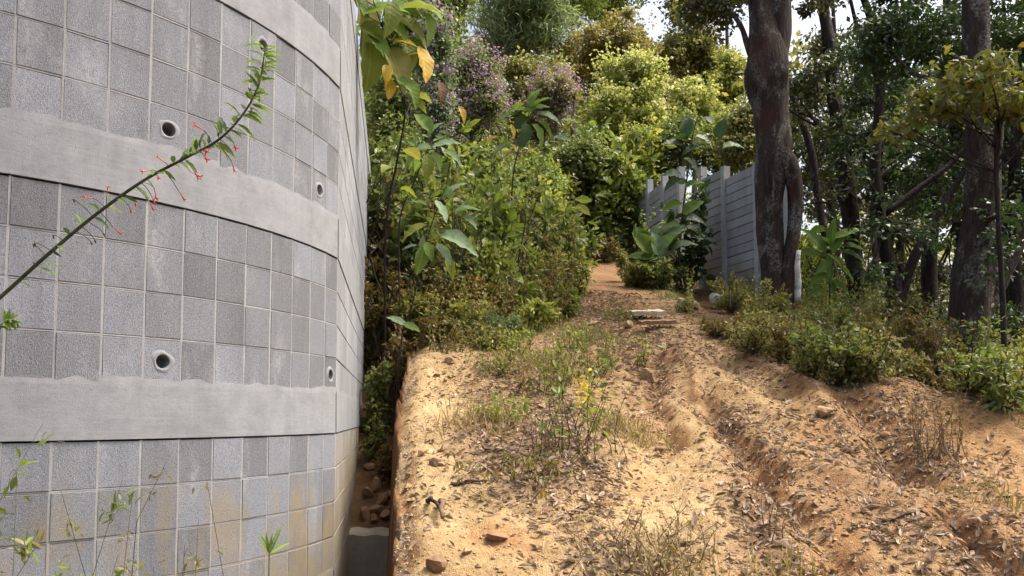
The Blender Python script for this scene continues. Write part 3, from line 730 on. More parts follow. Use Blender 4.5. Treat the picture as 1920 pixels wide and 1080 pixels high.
def tree(name, label, base, trunk_pts, crowns, lm, bark='bark_dark', seed=0, sides=10, group=None, cat='tree', leaf=.09, ratio=.6, tmpl=T_SMALL, noise=.12, flowers=None, limbs=None, rings=26, nlimb=.5):
    """trunk_pts: rows (x, y, z, radius); crowns: (centre, radii, clumps, leaves per clump, clump radius)"""
    rng = np.random.default_rng(seed)
    root = thing(name, label, cat, base, group)
    T = spline(trunk_pts, rings); tb = MB(); tb.tube(T[:, :3], T[:, 3], sides, noise, seed)
    tro = tb.build('trunk', M[bark], root, True)
    br = MB(); any_br = False; P = []; D = []; N = []; Ls = []; ends = []
    if limbs:
        for lp in limbs:
            Q = spline(lp, 14); br.tube(Q[:, :3], Q[:, 3], 8, noise, seed + 3); any_br = True
    for c, rad, nc, per, cr in crowns:
        c, rad = arr(c), arr(rad)
        v = rand_dirs(rng, nc) * (rng.uniform(.12, 1, nc) ** (1 / 2.4))[:, None] * rad + c
        for q in v:
            if rng.uniform() < nlimb:
                z0 = min(T[-1, 2], max(T[int(rings * .35), 2], q[2] - .9 * np.linalg.norm(q[:2] - c[:2]) - .3))
                i = int(np.argmin(abs(T[:, 2] - z0))); r = max(.008, T[i, 3] * .28)
                grow(rng, br, T[i, :3], q, r, .006, 8, .07, 4, (0, 0, -.05 * np.linalg.norm(q - T[i, :3]))); any_br = True
        a, b, cc, d = clump_leaves(rng, v, per, cr, leaf)
        P.append(a); D.append(b); N.append(cc); Ls.append(d); ends.append(v)
    if any_br: br.build('branch', M[bark], root, True).parent = tro
    if P:
        P = np.concatenate(P); D = np.concatenate(D); N = np.concatenate(N); Ls = np.concatenate(Ls)
        fo = MB(); fo.leaves(P, D, N, Ls, Ls * ratio, tmpl); f = fo.build('crown', M[lm], root); f['kind'] = 'stuff'
        if flowers:
            fm, nf, fs, cr = flowers; E = np.concatenate(ends); idx = rng.integers(0, len(E), nf // 14)
            a, b, cc, d = clump_leaves(rng, E[idx] + rand_dirs(rng, len(idx), .5) * cr, 14, cr * .35, fs, .9)
            fl = MB(); fl.leaves(a, b, cc, d, d * .8, T_SMALL); g = fl.build('flower', M[fm], root); g['kind'] = 'stuff'; g.parent = f
    return root
BIGM = {}
def big_leaf_mesh(mat, ratio, v):
    key = (mat, ratio, v)
    if key not in BIGM:
        tv, tf = leaf_tmpl(8, ratio, .35 + .15 * v, .18 + .16 * v, .5); tv = tv.copy(); tv[:, 0] *= ratio
        me = raw_mesh('leaf', tv, tf, True); me.materials.append(M[mat]); BIGM[key] = me
    return BIGM[key]
def put_leaf(root, pos, d, n, L, mat, ratio=.5, v=0, name='leaf'):
    d = unit(arr(d)[None])[0]; x = np.cross(d, arr(n)); x /= np.linalg.norm(x) + 1e-9; zz = np.cross(x, d)
    o = obj(name, big_leaf_mesh(mat, ratio, v), None, root)
    Mx = Matrix(((x[0], d[0], zz[0]), (x[1], d[1], zz[1]), (x[2], d[2], zz[2]))).to_4x4()
    o.matrix_local = Matrix.Translation(Vector(arr(pos) - arr(root.location))) @ Mx @ Matrix.Scale(L, 4)
    return o
def broad_plant(name, label, cat, stem_pts, leaves, seed=0, sm='stem_brown', group=None, extra=0, emat='big_green', eL=.2, ratio=.5, r0=.012):
    """stem_pts: world points; leaves: (px, py, Y, length px, image angle in degrees of the axis, tilt towards viewer, material)"""
    rng = np.random.default_rng(seed); base = Vector(stem_pts[0]); root = thing(name, label, cat, base, group)
    P = spline([arr(p) for p in stem_pts], 16); st = MB(); st.tube(P, np.linspace(r0, r0 * .3, 16), 6)
    for (px, py, Y, lp, ang, tilt, mat) in leaves:
        c = arr(at(px, py, Y)); L = lp * Y / F; a = math.radians(ang)
        d = np.array([math.cos(a), -tilt * .5, math.sin(a)]); d = unit(d[None])[0]
        n = unit(np.array([[-math.sin(a) * .5 + rng.normal(0, .2), -.55 - .3 * tilt, .8 + rng.normal(0, .15)]]))[0]
        b = c - d * L * .5
        put_leaf(root, b, d, n, L, mat, ratio, int(rng.integers(0, 3)))
        i = int(np.argmin(np.linalg.norm(P - b + (0, 0, .12), axis=1)))
        grow(rng, st, P[i], b + d * L * .02, .004, .0025, 5, .05, 4)
    for k in range(extra):
        i = int(rng.integers(5, 16)); a = rng.uniform(0, 2 * math.pi); d = unit(np.array([[math.cos(a), math.sin(a), rng.uniform(-.3, .5)]]))[0]
        b = P[i] + d * eL * .35; L = eL * rng.uniform(.6, 1.2)
        grow(rng, st, P[i], b, .004, .0025, 4, .05, 4)
        put_leaf(root, b, d, unit(np.array([[rng.normal(0, .3), rng.normal(0, .3) - .2, 1.0]]))[0], L, emat, ratio, int(rng.integers(0, 3)))
    st.build('stem', M[sm], root); return root
def stalks(name, label, cat, base, h, w, n, seed=0, sm='stem_dry', leaf=None, group=None, nl=6, tw=3):
    """thin upright stalks with side twigs and sparse leaves"""
    rng = np.random.default_rng(seed); base = Vector(base); root = thing(name, label, cat, base, group); st = MB(); B = arr(base); pos = []; dr = []
    for k in range(n):
        b = B + np.array([rng.normal(0, w * .25), rng.normal(0, w * .25), 0]); b[2] = float(H(b[0], b[1])) - .01
        tip = b + (rng.normal(0, w * .22), rng.normal(0, w * .22), h * rng.uniform(.45, 1))
        P = grow(rng, st, b, tip, .003, .0011, 7, .05, 4)
        for q in range(tw):
            i = int(rng.integers(2, 7)); d = unit(rng.normal(0, .7, (1, 3)) + (0, 0, .7))[0]; Q = grow(rng, st, P[i], P[i] + d * h * rng.uniform(.08, .25), .0014, .0007, 3, .05, 3)
            pos.append(Q[-1]); dr.append(d)
        for q in range(nl):
            i = int(rng.integers(1, 7)); pos.append(P[i]); dr.append(rng.normal(0, .7, 3) + (0, 0, -.1))
    so = st.build('stalk', M[sm], root)
    if n > 1: so['kind'] = 'stuff'
    if leaf:
        lm, ls, tm, ra = leaf; pos = np.array(pos); L = ls * rng.uniform(.5, 1.3, len(pos)); fo = MB()
        fo.leaves(pos, np.array(dr), rng.normal(0, .5, pos.shape) + (0, 0, 1), L, L * ra, tm); f = fo.build('foliage', M[lm], root); f['kind'] = 'stuff'
    return root
def tuft(name, label, base, h, w, n, lm='grass_green', seed=0, group=None, cat='grass tuft', wid=.008):
    rng = np.random.default_rng(seed); base = Vector(base)
    x = base.x + rng.normal(0, w * .3, n); y = base.y + rng.normal(0, w * .3, n); p = np.stack([x, y, H(x, y) - .01], 1)
    d = rng.normal(0, .38, (n, 3)) + (0, 0, 1.0); L = h * rng.uniform(.4, 1.1, n)
    mb = MB(); mb.leaves(p, d, rand_dirs(rng, n, .2), L, wid, T_BLADE)
    root = thing(name, label, cat, base, group); f = mb.build('blade', M[lm], root); f['kind'] = 'stuff'
    return root
# ------------------------------------------------------------------ trees of the wood on the right
def tp(Y, *rows):
    """trunk rows from (px, py, width in px[, extra depth])"""
    out = []
    for r in rows:
        y = Y + (r[3] if len(r) > 3 else 0); p = at(r[0], r[1], y); out.append((p.x, p.y, p.z, r[2] * .5 * y / F))
    return out
def crown_at(px, py, Y, rx, ry, rz, nc, per, cr): return (at(px, py, Y), (rx, ry, rz), nc, per, cr)
# the twin stemmed tree
g = on(1468, 9.4)
t1 = tp(9.4, (1456, 640, 66), (1452, 590, 54), (1449, 520, 46), (1444, 440, 47), (1441, 380, 48), (1445, 320, 60), (1451, 270, 68), (1447, 210, 66), (1439, 150, 82), (1438, 95, 66), (1428, 20, 44), (1418, -90, 38), (1405, -300, 26, .4), (1390, -520, 16, .6))
twin = tree('lichen_tree', 'thick brown tree trunk with pale lichen and a second stem beside the grey fence', g, t1,
     [crown_at(1420, -420, 9.6, 2.0, 2.0, 1.1, 40, 150, .42), crown_at(1320, 15, 9.9, .55, .5, .35, 12, 130, .22), crown_at(1500, 10, 10.2, .4, .5, .3, 6, 110, .2)], 'leaf_forest', 'bark', 3, 28,
     limbs=[tp(9.35, (1450, 150, 40), (1462, 80, 42), (1466, 0, 38), (1476, -120, 32), (1500, -380, 20)),
            tp(9.3, (1455, 290, 40), (1472, 300, 36), (1487, 335, 31), (1492, 380, 29), (1488, 430, 27), (1480, 480, 27), (1475, 540, 30), (1474, 590, 34), (1474, 640, 40)),
            tp(9.45, (1425, 130, 18), (1405, 95, 13), (1390, 50, 10), (1360, 10, 7)),
            tp(9.2, (1440, 360, 5), (1437, 320, 4), (1445, 300, 4), (1450, 350, 4), (1446, 420, 3))],
     rings=70, noise=.2, leaf=.085, nlimb=.08)
# pale slab of dead bark hanging on the second stem
b = MB(); P = spline(tp(9.22, (1497, 470, 9), (1495, 500, 12), (1497, 530, 11), (1495, 565, 12)), 10); b.tube(P[:, :3], P[:, 3], 7, .3, 4); b.build('pale_bark', M['stone_white'], twin, True)
FG = 'trees of the dark wood'
# big leaning trunk at the right
tree('forest_tree', 'big dark trunk with rough bark standing in the bushes near the right edge', on(1812, 7.2),
     tp(7.2, (1808, 720, 76), (1812, 650, 66), (1822, 540, 70), (1838, 430, 62), (1842, 330, 56), (1838, 240, 58), (1832, 120, 48), (1828, 0, 44), (1822, -200, 36), (1810, -500, 22)),
     [crown_at(1800, -330, 7.4, 2.0, 1.8, .9, 36, 130, .4), crown_at(1800, 60, 8.2, 1.15, .8, .55, 46, 150, .25), crown_at(1690, 50, 8.6, .45, .6, .5, 15, 140, .24), crown_at(1860, 400, 6.9, .45, .25, .8, 12, 34, .16)], 'leaf_dark', 'bark', 11, 20, FG, nlimb=.12, rings=50, noise=.22, leaf=.07,
     limbs=[tp(7.1, (1835, 470, 34), (1856, 380, 22), (1868, 290, 18), (1880, 210, 14), (1905, 120, 10)), tp(7.3, (1812, 640, 30), (1860, 560, 26), (1900, 480, 24), (1940, 380, 20))])
tree('forest_tree', 'slender crooked dark trunk just right of the twin stemmed tree', on(1600, 11.5),
     tp(11.5, (1606, 600, 34), (1602, 520, 30), (1596, 430, 30), (1584, 330, 34), (1572, 230, 30), (1560, 130, 26), (1548, 40, 22), (1530, -100, 16), (1515, -300, 10)),
     [crown_at(1500, 165, 12, .5, .7, .6, 14, 110, .26), crown_at(1545, 130, 12, .35, .6, .7, 14, 110, .22), crown_at(1500, -250, 11, 1.8, 1.5, .8, 26, 130, .4), crown_at(1590, 300, 10.9, .75, .3, 1.5, 18, 40, .2)], 'leaf_forest', 'bark_dark', 12, 12, FG, rings=44, noise=.2, leaf=.085)
tree('forest_tree', 'thin dark stem slanting left behind the twin stemmed tree', on(1560, 13),
     tp(13, (1582, 590, 16), (1560, 500, 15), (1535, 380, 14), (1520, 280, 14), (1490, 190, 12), (1450, 80, 9), (1430, -60, 6)),
     [crown_at(1540, 330, 13.5, .5, .6, 1.0, 22, 110, .25), crown_at(1520, 240, 13.5, .4, .5, .5, 12, 100, .24)], 'leaf_forest', 'bark_dark', 13, 8, FG, leaf=.085)
tree('forest_tree', 'dark trunk with a sharp bend low down in the middle of the wood', on(1685, 9.6),
     tp(9.6, (1682, 610, 30), (1680, 540, 26), (1662, 480, 24), (1650, 400, 22), (1640, 300, 20), (1650, 180, 18), (1640, 60, 16), (1610, -40, 12), (1600, -200, 9)),
     [crown_at(1640, 130, 10, .5, .6, .45, 16, 120, .25), crown_at(1700, 300, 10.4, .7, .6, .6, 30, 110, .26), crown_at(1620, 240, 10.5, .45, .5, .35, 10, 100, .24), crown_at(1690, 380, 9.0, .8, .3, 1.1, 20, 36, .2)], 'leaf_dark', 'bark_dark', 14, 10, FG, leaf=.075,
     limbs=[tp(9.6, (1682, 600, 22), (1700, 520, 20), (1735, 440, 16), (1790, 350, 12), (1830, 290, 9)), tp(9.6, (1650, 200, 12), (1640, 130, 10), (1610, 60, 8), (1590, -20, 6)), tp(9.6, (1660, 400, 14), (1720, 355, 12), (1790, 300, 10), (1850, 220, 8))])
tree('forest_tree', 'dark trunk between the bent one and the big trunk', on(1745, 11),
     tp(11, (1748, 620, 34), (1742, 520, 28), (1748, 420, 26), (1760, 300, 24), (1770, 160, 20), (1775, 20, 16), (1780, -200, 10)),
     [crown_at(1770, 200, 11.5, .8, .8, .9, 44, 120, .3), crown_at(1740, 380, 11.8, .5, .6, .4, 16, 110, .25)], 'leaf_dark', 'bark_dark', 15, 10, FG, leaf=.08)
tree('forest_tree', 'dark stem at the extreme right edge behind the big trunk', on(1900, 9.5),
     tp(9.5, (1902, 690, 30), (1905, 560, 26), (1898, 430, 24), (1905, 280, 20), (1915, 100, 18), (1925, -150, 10)),
     [crown_at(1905, 320, 10, .55, .8, .9, 34, 120, .28), crown_at(1910, 130, 10, .6, .8, .6, 26, 120, .28), crown_at(2050, 200, 9, .9, .9, 1.2, 40, 110, .3)], 'leaf_dark', 'bark_dark', 16, 10, FG, leaf=.08)
tree('forest_tree', 'thin pale stem in the wood below the yellowish spray of leaves', on(1640, 13.5),
     tp(13.5, (1640, 610, 14), (1642, 500, 13), (1638, 400, 12), (1646, 280, 11), (1640, 160, 8), (1650, 20, 6)),
     [crown_at(1660, 420, 14, .7, .7, .7, 26, 110, .3), crown_at(1620, 320, 14, .6, .6, .5, 18, 100, .28)], 'leaf_forest', 'bark_grey', 17, 8, FG, leaf=.09)
# further back: the wood goes on
back = [(1560, 17, 'pair of dim stems behind the slender crooked trunk', 300), (1680, 18, 'dim stem far back in the wood left of the sky gap', 330), (1790, 16.5, 'dim stem far back in the wood right of the sky gap', 350), (1880, 15, 'dim stem far back near the right edge', 360), (1990, 14, 'dim leafy tree partly outside the right edge', 330)]
for i, (px, Y, lab, cy) in enumerate(back):
    b = on(px, Y); q = project(b.x, b.y, b.z)[1]
    tree('forest_tree', lab, b, tp(Y, (px, q + 5, 20), (px + 8, 480, 16), (px - 6, 330, 14), (px + 6, 150, 10), (px, -30, 6)),
         [crown_at(px, cy - 120, Y + .5, 1.5, 1.2, 1.4, 46, 110, .42), crown_at(px + 20, 530, Y + .5, 1.1, .8, .55, 20, 100, .34), crown_at(px - 30, cy + 30, Y + .5, 1.1, 1, .5, 14, 100, .34)], 'leaf_forest', 'bark_dark', 40 + i, 8, FG, leaf=.11)
# spray of yellowish leaves on a sapling in front of the big trunk
g = on(1885, 6.6)
tree('maple_sapling', 'thin sapling carrying a yellow green spray of leaves across the big trunk', g,
     tp(6.6, (1885, 720, 12), (1880, 560, 10), (1872, 420, 9), (1868, 300, 8), (1872, 200, 6), (1860, 150, 4)),
     [crown_at(1890, 180, 6.5, .40, .4, .22, 30, 17, .13), crown_at(1800, 165, 6.5, .34, .4, .20, 28, 17, .13), crown_at(1730, 205, 6.6, .24, .3, .15, 16, 15, .12), crown_at(1675, 245, 6.6, .16, .2, .07, 8, 12, .10), crown_at(1830, 128, 6.5, .20, .3, .06, 12, 16, .09), crown_at(1960, 190, 6.5, .3, .4, .25, 16, 18, .14)], 'leaf_maple', 'bark_dark', 31, 7, leaf=.085, ratio=.5, tmpl=T_MED, nlimb=.14, noise=.05)

# ------------------------------------------------------------------ trees behind, up the hill
def back_tree(name, label, px, Y, top, wpx, hpx, lm, seed, leaf=.16, nc=70, per=130, flowers=None, bark='bark_grey', cr=.5, tmpl=T_SMALL, ratio=.6, group='trees up the hill', shift=0):
    b = on(px, Y); rz = hpx * .5 * Y / F; rx = wpx * .5 * Y / F; c = at(px + shift, top + hpx * .5, Y)
    r = max(.05, .05 * rx + .04); rg = np.random.default_rng(seed + 1000); subs = []
    for q in range(9):
        v = rand_dirs(rg, 1)[0] * (.8 * rx, .6 * rx, .72 * rz) * rg.uniform(.4, 1); f = rg.uniform(.22, .5)
        subs.append((arr(c) + v, (rx * f, rx * f * .9, rz * f * rg.uniform(.7, 1)), max(3, int(nc / 8 * rg.uniform(.6, 1.5))), per, cr * rg.uniform(.75, 1.2)))
    subs.append((c, (rx * .6, rx * .6, rz * .8), nc // 5, per, cr))
    return tree(name, label, b, [(b.x, b.y, b.z - .1, r), (b.x + .05 * rx, b.y, (b.z * 2 + c.z) / 3, r * .85), (c.x * .5 + b.x * .5 + .08 * rx, b.y, (b.z + 2 * c.z) / 3, r * .7), (c.x, c.y, c.z + rz * .4, r * .3)],
                subs, lm, bark, seed, 8, group, leaf=leaf, ratio=ratio, tmpl=tmpl, flowers=flowers)
back_tree('pine_tree', 'grey green pine with soft needles behind the purple flowering bushes', 960, 27, -160, 260, 330, 'needle', 51, .42, 130, 130, cr=.8, ratio=.09, tmpl=T_SMALL)
back_tree('pine_tree', 'light green pine at the top edge right of the grey green pine', 1070, 33, -120, 170, 200, 'leaf_fresh', 52, .3, 60, 150, cr=.7, ratio=.12)
back_tree('hill_tree', 'brownish olive tree under the gap of white sky', 1135, 27, 5, 210, 260, 'leaf_brownish', 53, .15, 110, 150, cr=.5)
back_tree('hill_tree', 'grey olive tree right of the gap of white sky', 1298, 28, -20, 170, 260, 'leaf_olive', 54, .15, 90, 140, cr=.5)
back_tree('flowering_tree', 'cream blossoming tree above the middle of the grey fence', 1185, 20, 95, 170, 250, 'leaf_yellow', 55, .11, 110, 120, ('leaf_cream', 8000, .10, .45), cr=.36)
back_tree('flowering_tree', 'smaller cream blossoming tree just left of the twin stemmed tree', 1315, 21, 128, 130, 180, 'leaf_yellow', 56, .11, 70, 110, ('leaf_cream', 5000, .10, .42), cr=.34)
back_tree('hill_tree', 'bright yellow green young tree touching the twin stemmed tree', 1368, 23, 70, 95, 150, 'leaf_yellow', 57, .12, 50, 130, cr=.34)
back_tree('hill_tree', 'dark green tree behind the grey olive tree at the top edge', 1360, 32, -140, 190, 180, 'leaf_dark', 59, .17, 60, 130, cr=.6)
back_tree('hill_tree', 'mid green tree left of the pine behind the overhanging branch', 800, 24, -120, 200, 420, 'leaf_mid', 60, .16, 120, 140, cr=.55)
back_tree('hill_tree', 'mid green tree with grey stem close to the end of the block wall', 735, 17, 60, 110, 360, 'leaf_mid', 61, .12, 80, 130, cr=.4)
back_tree('hill_tree', 'olive green tree filling the space between pine and purple bushes', 1010, 22, 60, 190, 220, 'leaf_olive', 62, .14, 90, 130, cr=.45)
back_tree('purple_tree', 'purple flowering tall bush in front of the grey green pine', 880, 15, 60, 150, 210, 'leaf_mid', 63, .08, 60, 90, ('flower_purple', 5200, .05, .34), cr=.28)
back_tree('purple_tree', 'purple flowering bush right of the pine, above the far fence posts', 1040, 18, 135, 110, 110, 'leaf_olive', 64, .08, 40, 90, ('flower_purple', 3000, .055, .3), cr=.28)
back_tree('purple_tree', 'faded purple flowering bush close to the block wall end', 815, 13, 0, 70, 320, 'leaf_greygreen', 65, .08, 50, 90, ('flower_purple', 2600, .045, .3), cr=.25)
back_tree('hill_tree', 'tree with light leaves behind the fence, left of the twin stemmed tree', 1390, 16, 180, 110, 150, 'leaf_olive', 68, .10, 50, 110, cr=.3)
for i, (px, Y, top, w, h, lm, lab) in enumerate([(860, 16, 230, 150, 190, 'leaf_mid', 'mid green bush below the tall purple bush'), (930, 18, 250, 150, 150, 'leaf_olive', 'olive bush far up the slope left of the far fence posts'), (1000, 15, 270, 120, 150, 'leaf_fresh', 'fresh green bush below the far fence posts'), (1190, 18.5, 215, 120, 140, 'leaf_yellow', 'yellow green bush just above the uphill fence'),
    (1260, 17.5, 200, 130, 160, 'leaf_mid', 'leafy green bush behind the gap of the fence'), (1340, 18, 195, 130, 150, 'leaf_fresh', 'light green bush showing over the fence top'), (1400, 19, 215, 100, 130, 'leaf_mid', 'green bush over the fence beside the twin stemmed tree'), (770, 14.5, 250, 130, 200, 'leaf_fresh', 'fresh green bush behind the stems beside the wall'), (840, 13, 300, 130, 170, 'leaf_olive', 'olive bush in the middle of the left thicket'),
    (1090, 16.5, 250, 110, 110, 'leaf_mid', 'green bush under the fresh green tree'), (1235, 24, 120, 120, 180, 'leaf_olive', 'olive tree between the two cream blossoming trees'), (900, 20, 150, 130, 180, 'leaf_mid', 'green tree between the purple bushes and the pine')]):
    back_tree('hill_bush', lab, px, Y, top, w, h, lm, 150 + i, .10, 60, 110, cr=.3, ratio=.5, group='bushes up the hill')
back_tree('hill_tree', 'tall olive tree at the top edge between the sky gap and the twin stemmed tree', 1300, 36, -170, 150, 260, 'leaf_olive', 170, .2, 90, 120, cr=.6)
back_tree('hill_tree', 'light green tree crown at the top edge left of the sky gap', 1120, 36, -180, 150, 260, 'leaf_fresh', 171, .2, 90, 120, cr=.6)
# the wooded hill beyond
rng = np.random.default_rng(99); P = []
for k in range(760):
    Y = rng.uniform(34, 58); px = rng.uniform(560, 1500); b = on(px, Y); x, z = b.x, b.z
    top = 9 if not 1165 < px < 1235 else 4.5
    for q in range(2): P.append((x + rng.normal(0, .8), Y, z + rng.uniform(.5, top)))
a, b, c, d = clump_leaves(rng, np.array(P), 40, 1.3, .36)
mb = MB(); mb.leaves(a, b, c, d, d * .6, T_SMALL); o = mb.build('far_wood', M['leaf_mid']); tag(o, 'far green wooded slope behind the pines', 'wood', kind='stuff')
rng = np.random.default_rng(98); P = []
for k in range(260):
    Y = rng.uniform(19, 34); px = rng.uniform(1470, 2150); b = on(px, Y)
    P.append((b.x + rng.normal(0, .5), Y, b.z + rng.uniform(.2, 8.5) * (1 if rng.uniform() < .8 else .3)))
a, b, c, d = clump_leaves(rng, np.array(P), 60, .9, .24)
mb = MB(); mb.leaves(a, b, c, d, d * .6, T_SMALL); o = mb.build('far_wood', M['leaf_olive']); tag(o, 'sunlit leaves beyond the dark wood on the right', 'wood', kind='stuff')
# ------------------------------------------------------------------ bushes left of the path
def sh(name, label, px, Y, top, wpx, leaf, n, lm, seed, **kw):
    """bush rooted on the ground at column px, its top at row `top` of the photograph"""
    b = on(px, Y); h = max(.15, at(px, top, Y).z - b.z); w = wpx * Y / F
    return shrub(name, label, kw.pop('cat', 'bush'), b, h, w, leaf, n, lm, seed=seed, **kw)
LG = 'bushes on the slope between wall and path'
left = [
 ('shrub', 'rusty brown leafy bush in the shade against the end of the block wall', 722, 8.3, 400, 90, .06, 2600, 'leaf_rust', 1, dict(stems=10)),
 ('shrub', 'tall green bush with thin dark stems beside the block wall', 735, 9.2, 190, 120, .10, 2600, 'leaf_mid', 2, dict(stems=9, low=.25)),
 ('shrub', 'rusty yellow bush behind the grey leaved sapling', 800, 9.8, 350, 150, .06, 4200, 'leaf_rust', 3, dict(stems=13)),
 ('shrub', 'yellow green bush in the middle of the left slope', 890, 10.2, 330, 150, .07, 4200, 'leaf_olive', 4, dict(stems=13)),
 ('shrub', 'tall fresh green bush under the purple flowers', 920, 12.2, 220, 170, .09, 3800, 'leaf_mid', 5, dict(stems=12)),
 ('shrub', 'bushy yellow green bush beside the top of the path', 1000, 11.3, 320, 130, .08, 3800, 'leaf_yellow', 6, dict(stems=12)),
 ('shrub', 'dark bush in the hollow behind the grey leaved sapling', 850, 8.9, 470, 120, .06, 2600, 'leaf_dark', 7, dict(stems=9)),
 ('shrub', 'olive weed bush at the foot of the left slope', 790, 8.1, 540, 110, .05, 2400, 'leaf_olive', 8, dict(stems=11)),
 ('shrub', 'feathery yellow green bush edging the path on the left', 1030, 9.7, 440, 80, .045, 3000, 'leaf_yellow', 9, dict(stems=13, ratio=.3)),
 ('shrub', 'low yellow green weeds spilling over the bank', 880, 8.0, 560, 120, .045, 2400, 'leaf_yellow', 10, dict(stems=14)),
 ('shrub', 'soft grey green feathery weed on top of the bank', 945, 7.7, 585, 90, .05, 1800, 'leaf_greygreen', 11, dict(stems=12, ratio=.22)),
 ('nettle', 'broad leaved nettle with pale heads beside the path', 960, 8.6, 495, 95, .11, 700, 'leaf_fresh', 12, dict(stems=9, ratio=.62, flowers=('flower_purple', 60, .03))),
 ('shrub', 'brown withered bush under the olive weeds by the trench', 735, 7.5, 560, 60, .05, 1500, 'leaf_rust', 13, dict(stems=9)),
 ('shrub', 'rusty dry weeds sprouting between the rubble of the trench', 722, 6.75, 820, 34, .045, 500, 'leaf_rust', 42, dict(stems=9)),
 ('shrub', 'small green weeds in the trench behind the rubble', 704, 7.0, 760, 36, .045, 600, 'leaf_mid', 43, dict(stems=8)),
 ('shrub', 'dark green weeds growing down in the trench against the wall', 712, 7.4, 650, 46, .05, 1300, 'leaf_mid', 14, dict(stems=8)),
 ('shrub', 'light green climber bush high above the path, left of the dense green bush', 960, 14, 200, 150, .11, 3000, 'leaf_mid', 15, dict(stems=10)),
 ('shrub', 'orange brown withered bush touching the wall below the overhanging branch', 708, 10.5, 330, 40, .06, 1400, 'leaf_rust', 16, dict(stems=7)),
 ('shrub', 'pale green bush behind the tall bush by the wall', 785, 12.5, 210, 120, .10, 2600, 'leaf_greygreen', 17, dict(stems=9)),
 ('shrub', 'yellow green weed at the left rim of the path top', 1060, 12.2, 400, 70, .06, 2000, 'leaf_yellow', 18, dict(stems=9)),
 ('shrub', 'small yellow bush on the path rim with dark leaves at its foot', 1092, 10.7, 480, 45, .06, 420, 'leaf_yellow', 19, dict(stems=8)),
 ('shrub', 'green weed overhanging the bank top left of the feathery weed', 870, 7.6, 600, 80, .05, 1300, 'leaf_olive', 20, dict(stems=10)),
 ('shrub', 'mid green bush filling the gap under the pine', 1010, 16, 230, 150, .11, 3000, 'leaf_olive', 24, dict(stems=10)),
 ('shrub', 'leafy bush below the pair of broad pale leaves', 985, 10.3, 380, 110, .075, 3000, 'leaf_mid', 25, dict(stems=11)),
]
left += [
 ('shrub', 'broad leafed yellow green bush left of the tall sapling', 900, 9.4, 270, 120, .14, 900, 'leaf_fresh', 26, dict(stems=9, ratio=.5)),
 ('shrub', 'broad leafed green bush right of the tall sapling', 1030, 10.8, 300, 120, .14, 900, 'leaf_mid', 27, dict(stems=9, ratio=.5)),
 ('shrub', 'green bush with mid sized leaves between the two saplings near the wall', 770, 9.0, 290, 110, .13, 800, 'leaf_mid', 28, dict(stems=8, ratio=.5)),
 ('shrub', 'yellowing bush with mid sized leaves behind the nettle', 930, 9.2, 400, 130, .10, 1300, 'leaf_yellow', 29, dict(stems=12)),
 ('shrub', 'orange brown weeds in front of the yellowing bush', 880, 8.4, 500, 110, .05, 2000, 'leaf_rust', 30, dict(stems=13)),
 ('shrub', 'lime green weeds at the left rim of the path above the bank', 1000, 8.1, 560, 100, .055, 1500, 'leaf_yellow', 31, dict(stems=13)),
 ('shrub', 'green weeds beside the path just above the seedlings', 1050, 8.9, 530, 70, .06, 900, 'leaf_fresh', 32, dict(stems=11)),
 ('shrub', 'olive weeds hanging over the rear of the bank', 920, 7.3, 625, 110, .04, 1500, 'leaf_olive', 33, dict(stems=14)),
 ('shrub', 'rust coloured weeds at the rear corner of the bank', 820, 7.6, 590, 80, .045, 1400, 'leaf_rust', 34, dict(stems=12)),
 ('shrub', 'broad leafed light green bush high up under the purple flowers', 870, 11.5, 215, 120, .15, 800, 'leaf_fresh', 35, dict(stems=8, ratio=.5)),
 ('shrub', 'leafy green weeds crowding the head of the path on the left', 1085, 12.8, 400, 80, .09, 1100, 'leaf_mid', 36, dict(stems=10)),
]
left += [
 ('shrub', 'dense green bush standing before the left end of the uphill fence', 1150, 16.6, 270, 130, .14, 2600, 'leaf_mid', 37, dict(stems=16, ratio=.55)),
 ('shrub', 'rusty weeds narrowing the very head of the path', 1125, 15.6, 440, 80, .06, 1500, 'leaf_rust', 44, dict(stems=14)),
 ('shrub', 'dark green bush at the head of the path behind the dry stalks', 1080, 17.2, 275, 120, .14, 2400, 'leaf_mid', 38, dict(stems=15, ratio=.55)),
 ('shrub', 'fresh green tall bush below the cream blossom', 1150, 17, 190, 150, .14, 2600, 'leaf_fresh', 39, dict(stems=14, ratio=.5)),
 ('shrub', 'fresh yellow green tall bush above the uphill fence', 1220, 17.2, 185, 130, .14, 2400, 'leaf_yellow', 40, dict(stems=14, ratio=.5)),
 ('shrub', 'loose olive bush left of the dark green bush at the path head', 1020, 13, 330, 110, .09, 2600, 'leaf_yellow', 41, dict(stems=13)),
]
for name, lab, px, Y, top, w, leaf, n, lm, seed, kw in left: sh(name, lab, px, Y, top, w, leaf * 1.3, int(n * .6), lm, seed, group=LG, **kw)
